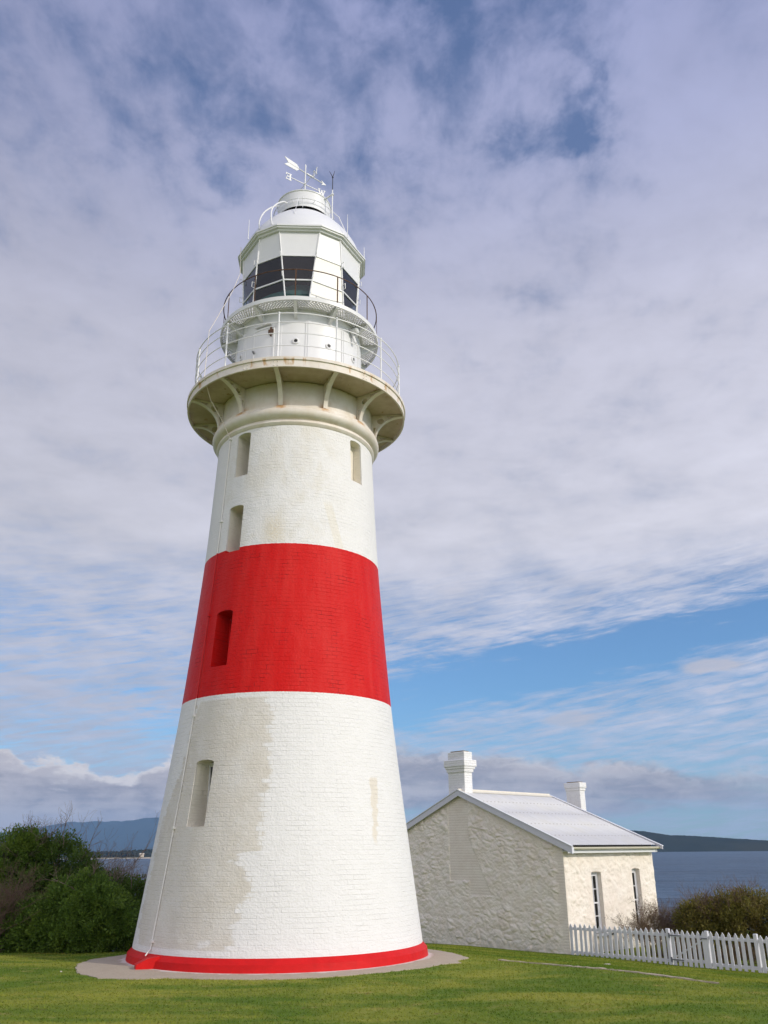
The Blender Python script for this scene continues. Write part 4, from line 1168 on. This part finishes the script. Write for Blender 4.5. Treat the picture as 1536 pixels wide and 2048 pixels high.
def chimney(stages, flue, name='chimney'):
    m = MB()
    for (u0, u1, t0, t1, z0, z1) in stages: m.box(((u0 + u1) / 2, (t0 + t1) / 2, (z0 + z1) / 2), (u1 - u0, t1 - t0, z1 - z0))
    ch = m.build(name, M_CHIM, cot)
    bm = bmesh.new(); bm.from_mesh(ch.data); bmesh.ops.bevel(bm, geom=bm.edges[:], offset=.012, segments=1, affect='EDGES'); bm.to_mesh(ch.data); bm.free()
    u0, u1, t0, t1, z = flue
    c_ = MB(); c_.box(((u0 + u1) / 2, (t0 + t1) / 2, z), (u1 - u0, t1 - t0, .05)); c_.build('coping', M_LICHEN, ch)
chimney([(.04, .45, 3.985, 4.775, 2.6, 4.46), (.00, .49, 3.945, 4.815, 4.44, 4.56), (-.03, .55, 3.915, 4.85, 4.55, 4.64), (-.06, .60, 3.88, 4.885, 4.63, 4.86), (.03, .46, 3.955, 4.76, 4.85, 5.14)], (.09, .40, 4.06, 4.66, 5.155))
chimney([(6.05, 6.38, 3.37, 4.03, -1.3, 4.02), (6.02, 6.41, 3.34, 4.05, 4.0, 4.12), (5.99, 6.44, 3.31, 4.07, 4.10, 4.30)], (6.06, 6.37, 3.42, 3.96, 4.31))
# low skillion wing behind, under the second chimney
m = MB(); m.box((6.3, 4.9, .05), (2.25, 5.2, 2.9)); m.build('rear_wing', M_RUBBLE, cot)
m = MB(); m.bar((LEN + .02, 4.9, 1.92), (7.6, 4.9, 1.56), 5.4, .03, up=(0, 0, 1)); m.build('rear_roof', M_ROOF, cot)

# ------------------------------------------------------------------ picket fence and gate (continue the gable line)
FR = PI / 2 - PSI
def fence_pt(t, z, off=0.0):
    p = HA + GD * t + RD * off; return Vector((p.x, p.y, z))
def gz(t): p = HA + GD * t; return float(ground_z(p.x, p.y))
pk = MB(); hw, hh = .044, .90
pk.prism([(-hw, 0), (hw, 0), (hw, hh - .075), (0, hh), (-hw, hh - .075)], lambda p, q, r: Vector((r, p, q)), -.011, .011)
tmp = pk.build('picket', M_PICKET); picket_me = tmp.data; bpy.data.objects.remove(tmp)
def picket(parent, t, t_root, z, tilt=0.0):
    o = link(bpy.data.objects.new('picket', picket_me), parent)
    o.location = (-.028, t - t_root, z); o.rotation_euler = (tilt, 0, 0)
    o.scale = (1, random.uniform(.94, 1.06), random.uniform(.985, 1.015))
def fence(name, label, ts, posts, r0, r1):
    t0 = ts[0]; p = fence_pt(t0, 0); o = empty(name, (p.x, p.y, 0), FR); tag(o, label, 'picket fence', 'white picket fence by the cottage')
    for t in ts: picket(o, t + random.uniform(-.006, .006), t0, -1.10 + random.uniform(-.008, .008), random.uniform(-.012, .012))
    for t, w in posts:
        m = MB(); m.box((.012, t - t0, -.70), (.09, w - .02, 1.03))
        po = m.build('post', M_PICKET, o)
        bm = bmesh.new(); bm.from_mesh(po.data); bmesh.ops.bevel(bm, geom=bm.edges[:], offset=.008, segments=1, affect='EDGES'); bm.to_mesh(po.data); bm.free()
    for z in (-.345, -.975):
        m = MB(); m.box((.012, (r0 + r1) / 2 - t0, z), (.05, abs(r1 - r0), .075)); m.build('fence_rail', M_PICKET, o)
    return o
ts1 = [-.09 - .1703 * i for i in range(19)]
fence('picket_fence', 'length of white picket fence between the cottage corner and the gate', ts1, [(-3.29, .115)], -.04, -3.24)
ts2 = [-4.565 - .170 * i for i in range(7)] + [-5.90 - .170 * i for i in range(8)]
fence('picket_fence', 'length of white picket fence on the right beyond the gate', ts2, [(-4.425, .115), (-5.765, .115)], -4.48, -7.15)
gt0 = -3.41; p = fence_pt(gt0, 0); gate = empty('picket_gate', (p.x, p.y, 0), FR); tag(gate, 'white picket gate with diagonal brace and grey iron strap hinges', 'gate')
for i in range(7): picket(gate, gt0 - .028 - .1515 * i, gt0, -1.105 if i not in (0,) else -1.09)
for z in (-.345, -.935):
    m = MB(); m.box((.012, -.47, z), (.045, .98, .07)); m.build('gate_rail', M_PICKET, gate)
m = MB(); m.bar((.016, -.06, -.86), (.016, -.90, -.40), .03, .07, up=(1, 0, 0)); m.build('brace', M_PICKET, gate)
for z in (-.345, -.935):
    m = MB(); m.box((-.052, .06, z), (.012, .05, .12)); m.prism([(.06, z + .02), (-.30, z + .008), (-.30, z - .008), (.06, z - .02)], lambda a, b, r: Vector((r, a, b)), -.052, -.044); m.build('hinge', M_HINGE, gate)
m = MB(); m.box((-.05, -.96, -.37), (.012, .16, .03)); m.build('latch', M_HINGE, gate)

# ------------------------------------------------------------------ bushes
def leaf_cloud(lobes, n_cl, per, L, W, seed, clr=.16, shell=.55):
    r = np.random.default_rng(seed)
    lob = np.array(lobes, float); vol = (lob[:, 3] * lob[:, 4] * lob[:, 5]) ** (2 / 3)
    idx = r.choice(len(lob), n_cl, p=vol / vol.sum())
    d = r.normal(size=(n_cl, 3)); d /= np.linalg.norm(d, axis=1, keepdims=True)
    rad_ = shell + (1 - shell) * r.random(n_cl) ** .6
    rad_ *= r.normal(1.0, .15, n_cl)
    cen = lob[idx, :3] + d * lob[idx, 3:] * rad_[:, None]
    outd = d / lob[idx, 3:]; outd /= np.linalg.norm(outd, axis=1, keepdims=True)
    c = np.repeat(cen, per, 0); od = np.repeat(outd, per, 0); n = len(c)
    off = r.normal(size=(n, 3)); off /= np.linalg.norm(off, axis=1, keepdims=True)
    off = off + od * .5 + np.array([0, 0, .35])
    p = c + off * (clr * r.random(n) ** .5)[:, None]
    ax = off + r.normal(0, .45, (n, 3)); ax /= np.linalg.norm(ax, axis=1, keepdims=True)
    sd_ = np.cross(ax, r.normal(size=(n, 3))); sd_ /= np.linalg.norm(sd_, axis=1, keepdims=True)
    l = L * r.uniform(.5, 1.6, n)[:, None]; w = W * r.uniform(.7, 1.3, n)[:, None]
    nn = np.cross(ax, sd_)
    V = np.empty((n, 4, 3)); V[:, 0] = p; V[:, 1] = p + ax * l * .5 + sd_ * w * .5 + nn * w * .12; V[:, 2] = p + ax * l; V[:, 3] = p + ax * l * .5 - sd_ * w * .5 + nn * w * .12
    return V.reshape(-1, 3), np.arange(4 * n).reshape(-1, 4), cen
def twig_tubes(segs):
    """segs: list of (a, b, ra, rb) -> tri-prism mesh arrays"""
    A = np.array([s[0] for s in segs], float); B = np.array([s[1] for s in segs], float)
    ra = np.array([s[2] for s in segs]); rb = np.array([s[3] for s in segs])
    d = B - A; d /= np.linalg.norm(d, axis=1, keepdims=True) + 1e-9
    u = np.cross(d, np.array([.31, .52, .79])); u /= np.linalg.norm(u, axis=1, keepdims=True) + 1e-9
    v = np.cross(d, u); n = len(A); V = np.empty((n, 6, 3))
    for k in range(3):
        a = 2 * PI * k / 3; o = u * math.cos(a) + v * math.sin(a)
        V[:, k] = A + o * ra[:, None]; V[:, 3 + k] = B + o * rb[:, None]
    b = np.arange(n) * 6
    F = np.concatenate([np.stack([b + k, b + (k + 1) % 3, b + 3 + (k + 1) % 3, b + 3 + k], 1) for k in range(3)])
    return V.reshape(-1, 3), F
def grow(base, direction, length, r, depth, segs, rnd, spread=.75, up=.15):
    p = Vector(base); d = Vector(direction).normalized(); n = 4
    for i in range(n):
        d = (d + Vector((rnd.gauss(0, .20), rnd.gauss(0, .20), rnd.gauss(0, .15) + up * .3))).normalized()
        q = p + d * (length / n); r2 = max(r * .86, .0022)
        segs.append((tuple(p), tuple(q), r, r2)); p, r = q, r2
        if depth > 0 and i > 0:
            for _ in range(2 if rnd.random() < .55 else 1):
                e = (d + Vector((rnd.gauss(0, spread), rnd.gauss(0, spread), rnd.gauss(up, spread * .7)))).normalized()
                grow(p, e, length * rnd.uniform(.45, .72), r * .66, depth - 1, segs, rnd, spread, up)
def stems_to(cen, base, rnd, k=14, r0=.03):
    segs = []
    for i in rnd.sample(range(len(cen)), min(k, len(cen))):
        c = Vector(cen[i]); b = Vector(base) + Vector((rnd.uniform(-.25, .25), rnd.uniform(-.2, .2), 0)); p = b; r = r0
        for j in range(1, 6):
            q = b.lerp(c, j / 5) + Vector((rnd.gauss(0, .06), rnd.gauss(0, .06), .10 * math.sin(PI * j / 5)))
            segs.append((tuple(p), tuple(q), r, r * .72)); p, r = q, r * .72
    return segs
def bush(label, loc, lobes, n_cl, per, L, W, mat, seed, twigs=0, clr=.16, shell=.55, group=None, name='bush', twig_mat=None):
    z = float(ground_z(loc[0], loc[1])); o = empty(name, (loc[0], loc[1], z)); tag(o, label, 'bush', group)
    rnd = random.Random(seed)
    V, F, cen = leaf_cloud(lobes, n_cl, per, L, W, seed, clr, shell)
    V[:, 2] = np.maximum(V[:, 2], .02)
    np_mesh('foliage', V, F, mat, o)
    segs = stems_to(cen, (0, 0, -.1), rnd)
    V, F = twig_tubes(segs); np_mesh('stem', V, F, M_BARK, o)
    if twigs:
        segs = []
        top = sorted(range(len(cen)), key=lambda i: -cen[i][2])[:max(twigs * 6, 10)]
        for i in rnd.sample(top, min(twigs, len(top))):
            c = Vector(cen[i]) - Vector((0, 0, .15)); grow(c, (rnd.gauss(0, .5), rnd.gauss(0, .5), 1), rnd.uniform(.35, .62), .013, 2, segs, rnd, .7, .2)
        V, F = twig_tubes(segs); np_mesh('bare_twigs', V, F, twig_mat or M_TWIG, o)
    return o
def dry(label, loc, n, height, width, seed, mat, depth=3, r=.016, leaves=0, leafm=None, lean=(0, 0), group=None):
    z = float(ground_z(loc[0], loc[1])); o = empty('dry_shrub', (loc[0], loc[1], z)); tag(o, label, 'shrub', group)
    rnd = random.Random(seed); segs = []
    for _ in range(n):
        a = rnd.uniform(0, 2 * PI); k = rnd.uniform(.1, 1.0) * width
        grow((math.cos(a) * k * .25, math.sin(a) * k * .25, -.05), (math.cos(a) * k / height + lean[0], math.sin(a) * k / height + lean[1], 1), height * rnd.uniform(.55, .85), r, depth, segs, rnd, .55, .12)
    V, F = twig_tubes(segs); np_mesh('branches', V, F, mat, o)
    if leaves:
        ends = np.array([s[1] for s in segs]); idx = np.random.default_rng(seed).choice(len(ends), leaves)
        lob = np.concatenate([ends[idx], np.full((leaves, 3), .03)], 1)
        V, F, _ = leaf_cloud(lob, leaves, 5, .035, .014, seed, .05); np_mesh('foliage', V, F, leafm, o)
    return o
# left group beyond the lawn
GL = 'bushes at the left edge of the lawn'
bush('low rounded bright green bush at the front of the left group', (-6.75, 20.6), [(0, 0, .62, 1.0, .75, .72), (-.65, .1, .55, .6, .6, .6), (.65, .0, .50, .62, .6, .55), (.1, .15, .98, .6, .5, .42), (.2, -.2, .35, .9, .6, .4), (-.9, 0, .4, .6, .5, .4)], 900, 64, .060, .034, M_LEAF2, 1, 4, .115, .80, GL)
bush('tall dark green bush in the middle of the left group, bare twigs on top', (-7.95, 22.3), [(0, 0, 1.65, .85, .8, .75), (-.5, 0, 1.95, .5, .5, .5), (.45, .1, 1.45, .5, .5, .50), (.1, .1, .9, 1.1, .8, .8), (.85, 0, .95, .5, .5, .5), (-.9, 0, 1.5, .6, .5, .6)], 800, 62, .062, .034, M_LEAF, 2, 22, .12, .72, GL)
bush('highest dark green bush at the far left, rising above the others', (-8.85, 22.0), [(0, 0, 2.15, .55, .5, .42), (.25, 0, 2.28, .4, .4, .30), (-.3, 0, 1.7, .7, .6, .6), (.2, 0, 1.1, .9, .7, .7)], 520, 62, .062, .034, M_LEAF2, 3, 6, .12, .72, GL)
bush('dark green bush with grey twigs close against the lighthouse', (-5.85, 22.0), [(0, 0, .72, .8, .7, .70), (.30, 0, .85, .42, .4, .40), (-.35, .2, 1.05, .45, .4, .40), (.45, 0, .45, .6, .5, .45), (-.9, 0, 1.15, .5, .5, .5)], 480, 62, .060, .032, M_LEAF, 4, 20, .12, .68, GL)
bush('low dark green bush in deep shade at the foot of the left group', (-8.15, 20.9), [(0, 0, .45, .9, .6, .5), (.6, .1, .5, .6, .5, .5), (-.6, 0, .5, .6, .5, .5)], 340, 62, .060, .032, M_LEAF, 5, 0, .12, .7, GL)
dry('brown leafless shrub at the far left edge, leaning over the lawn', (-8.45, 20.4), 20, 1.25, .85, 21, M_TWIGB, 3, .018, 300, M_SCRUB, (-.1, 0))
dry('dead grey branch sticking up above the left bushes', (-8.05, 22.9), 4, 2.55, .22, 22, M_TWIG, 3, .034)
dry('pale grey twiggy shrub between the left bushes and the sea', (-7.3, 23.0), 14, 1.75, .8, 23, M_TWIG, 3, .020)
dry('grey leafless shrub beside the lighthouse base, against the water', (-5.75, 22.9), 14, 1.25, .7, 24, M_TWIG, 3, .018)
# right group behind the fence
GR = 'olive bushes behind the picket fence'
dry('brown twiggy shrub in front of the cottage windows', (8.05, 28.6), 24, 1.0, .9, 31, M_TWIGB, 3, .014, 1500, M_SCRUB)
dry('brown twiggy shrub just right of the cottage corner', (8.95, 28.9), 22, 1.15, .8, 32, M_TWIGB, 3, .014, 900, M_SCRUB)
dry('tall bare brown shrub rising out of the olive bushes', (10.0, 29.0), 16, 1.35, .45, 33, M_TWIGB, 3, .015, 200, M_SCRUB)
bush('olive green bush behind the gate', (9.5, 28.0), [(0, 0, .75, .8, .7, .75), (.1, 0, 1.05, .5, .5, .4), (-.4, 0, .85, .5, .5, .5)], 300, 40, .075, .034, M_OLIVE, 41, 26, .15, .45, GR, twig_mat=M_TWIGB)
bush('larger yellow green bush behind the right end of the fence', (10.6, 27.7), [(0, 0, .85, .95, .8, .85), (-.1, 0, 1.28, .5, .5, .42), (.55, 0, 1.0, .55, .5, .5), (-.5, 0, 1.2, .5, .5, .45)], 430, 44, .075, .034, M_OLIVE, 42, 26, .15, .45, GR, twig_mat=M_TWIGB)
bush('dark olive bush at the right edge of the picture, beyond the fence', (12.0, 27.0), [(0, 0, .75, .9, .7, .75), (-.2, 0, 1.0, .5, .5, .45), (.6, 0, .8, .6, .6, .6)], 300, 42, .075, .034, M_OLIVE, 43, 22, .15, .45, GR, twig_mat=M_TWIGB)
dry('low brown scrub in the shade behind the left pickets', (8.3, 26.9), 20, .5, .9, 34, M_TWIGB, 3, .012, 900, M_SCRUB)
dry('low brown scrub in the shade behind the gate pickets', (9.5, 25.9), 20, .5, .9, 35, M_TWIGB, 3, .012, 900, M_SCRUB)
dry('low brown scrub in the shade at the right end of the fence', (10.9, 25.2), 20, .55, .9, 36, M_TWIGB, 3, .012, 900, M_SCRUB)

# ------------------------------------------------------------------ sea, far shore and hills
SEA = -10.0
K = .543      # size of the middle distance
MB().add([(-40000, -300, SEA), (40000, -300, SEA), (40000, 45000, SEA), (-40000, 45000, SEA)], [(0, 1, 2, 3)]).build('water', M_WATER).__setitem__('kind', 'structure')
def terrain(name, xs, ys, fn, mat, kind='structure', rough=0.0):
    X, Y = np.meshgrid(xs, ys); Z = np.vectorize(fn)(X, Y)
    V = np.stack([X.ravel(), Y.ravel(), Z.ravel()], 1); n = len(xs)
    I = (np.arange(len(ys) - 1)[:, None] * n + np.arange(n - 1)[None, :]).ravel()
    o = np_mesh(name, V, np.stack([I, I + 1, I + n + 1, I + n], 1), mat); o['kind'] = kind
    return o
def hillz(x, y):
    crest = np.interp(x, [-9000, -7000, -5600, -4700, -4492, -4232, -4017, -3848, -3679, -3330, -2915, -2000, -500, 1500], [180, 210, 225, 250, 272, 330, 372, 362, 376, 366, 396, 360, 260, 60])
    yc = 11300 + .16 * (x + 4000) * 0 + 250 * math.sin(x / 900)
    s = (y - yc) / (1500 if y < yc else 1200)
    spur = 1 + .22 * fbm(x / 700, y / 1500, 2) * min(1, abs(s) * 2.5)
    return SEA - 6 + (crest - SEA + 6) * max(0, 1 - abs(s) ** 1.5) * spur + 14 * fbm(x / 160, y / 160, 4) * max(0, 1 - abs(s))
terrain('hills', np.linspace(-9000, 1500, 260), np.linspace(9600, 12600, 70), hillz, M_FOREST)
def headz(x, y):
    crest = np.interp(x, [900, 1250, 1480, 1560, 1640, 1760, 1950, 2130, 2310, 2700, 3300, 3900], [-8, 40, 92, 106, 99, 77, 66, 52, 38, 26, 12, -22])
    yc = 5850 - .32 * (x - 1500); s = (y - yc) / 420
    return -22 + (crest + 22) * max(0, 1 - abs(s) ** 2.2) + (2.5 * fbm(x / 60, y / 60, 8) + 3.5 * fbm(x / 17, y / 17, 6)) * max(0, 1 - abs(s))
def far(o):
    for v in o.data.vertices: v.co = Vector((v.co.x * K, v.co.y * K, CAM_H + (v.co.z - CAM_H) * K))
SEA_M = -20.0
hd = terrain('hills', np.linspace(850, 3950, 420), np.linspace(4700, 6500, 110), headz, M_FOREST); far(hd)
# flat wooded shore on the left
def shorez(x, y): return SEA_M + min(3.5, max(-1.5, (y - 3530 - 30 * math.sin(x / 260)) * .06)) + (.8 * fbm(x / 60, y / 60, 1) if y > 3600 else 0)
far(terrain('beach', np.linspace(-2600, 500, 160), np.concatenate([np.linspace(3490, 3620, 16), np.linspace(3650, 4600, 12)]), shorez, M_SAND))
def scrubz(x, y): return SEA_M + 2.2 + 3.0 * max(0, min(1, (y - 3590) / 60)) + 1.6 * fbm(x / 25, y / 25, 5) + (0 if y > 3575 else -6)
far(terrain('dunes', np.linspace(-2600, 500, 300), np.linspace(3565, 3720, 14), scrubz, M_DUNE))
def wood():
    r = np.random.default_rng(5); N = 5200
    x = r.uniform(-2500, 450, N); y = 3760 + r.uniform(0, 1, N) ** 1.4 * 520
    y += np.where((x > -1350) & (x < -880), 90, 0)
    Vs = []; Fs = []
    ico = bmesh.new(); bmesh.ops.create_icosphere(ico, subdivisions=1, radius=1); iv = np.array([v.co[:] for v in ico.verts]); fi = np.array([[v.index for v in f.verts] for f in ico.faces]); ico.free()
    h = r.uniform(13, 24, N) * (1 + .18 * np.sin(x / 90)); w = r.uniform(8, 15, N)
    V = iv[None] * np.stack([w, w, h * .6], 1)[:, None, :] * r.uniform(.75, 1.25, (N, len(iv), 1)) + np.stack([x, y, SEA_M + 3 + h * .45 + (y - 3760) * .012], 1)[:, None, :]
    F = fi[None] + (np.arange(N) * len(iv))[:, None, None]
    o = np_mesh('wood', V.reshape(-1, 3), F.reshape(-1, 3), M_FOREST); tag(o, 'dark wood along the far shore below the blue hills', 'wood', kind='stuff'); far(o)
wood()
MB().box((-1000, 3745, SEA_M + 8), (14, 12, 14)).add([(-1009, 3737, SEA_M + 15), (-991, 3737, SEA_M + 15), (-991, 3753, SEA_M + 15), (-1009, 3753, SEA_M + 15), (-1009, 3745, SEA_M + 19), (-991, 3745, SEA_M + 19)], [(0, 1, 5, 4), (2, 3, 4, 5), (1, 2, 5), (3, 0, 4)]).build('house', M_FARWALL)
far(bpy.data.objects['house'])
tag(bpy.data.objects['house'], 'tiny pale house on the far beach below the wood', 'house')
m = MB(); m.box((-915, 3770, SEA_M + 26), (30, 14, 12)); fh = m.build('house', M_FARWALL); far(fh); tag(fh, 'tiny house with pale green roof among the far trees', 'house')
m = MB(); m.add([(-933, 3761, SEA_M + 32), (-897, 3761, SEA_M + 32), (-897, 3779, SEA_M + 32), (-933, 3779, SEA_M + 32), (-928, 3770, SEA_M + 38), (-902, 3770, SEA_M + 38)], [(0, 1, 5, 4), (2, 3, 4, 5), (1, 2, 5), (3, 0, 4)]); far(m.build('roof', M_FARROOF, fh))

# ------------------------------------------------------------------ air between here and the hills
hz = bpy.data.materials.new('haze_air'); hz.use_nodes = True
t = NT(hz.node_tree); t.n.clear(); out = t.n.new('ShaderNodeOutputMaterial')
pv = t.node('ShaderNodeVolumePrincipled', ins={'Color': (.36, .62, 1.0), 'Density': 6.5e-5, 'Anisotropy': 0.0})
t.l.new(pv.outputs[0], out.inputs['Volume'])
o = MB().box((0, 6200, 233), (24000, 13600, 535)).build('haze', hz); tag(o, 'thin blue sea haze filling the air out to the hills', 'haze', kind='stuff')

scene.cycles.use_denoising = True
scene.cycles.max_bounces = 8
scene.cycles.transparent_max_bounces = 12
scene.cycles.volume_bounces = 0
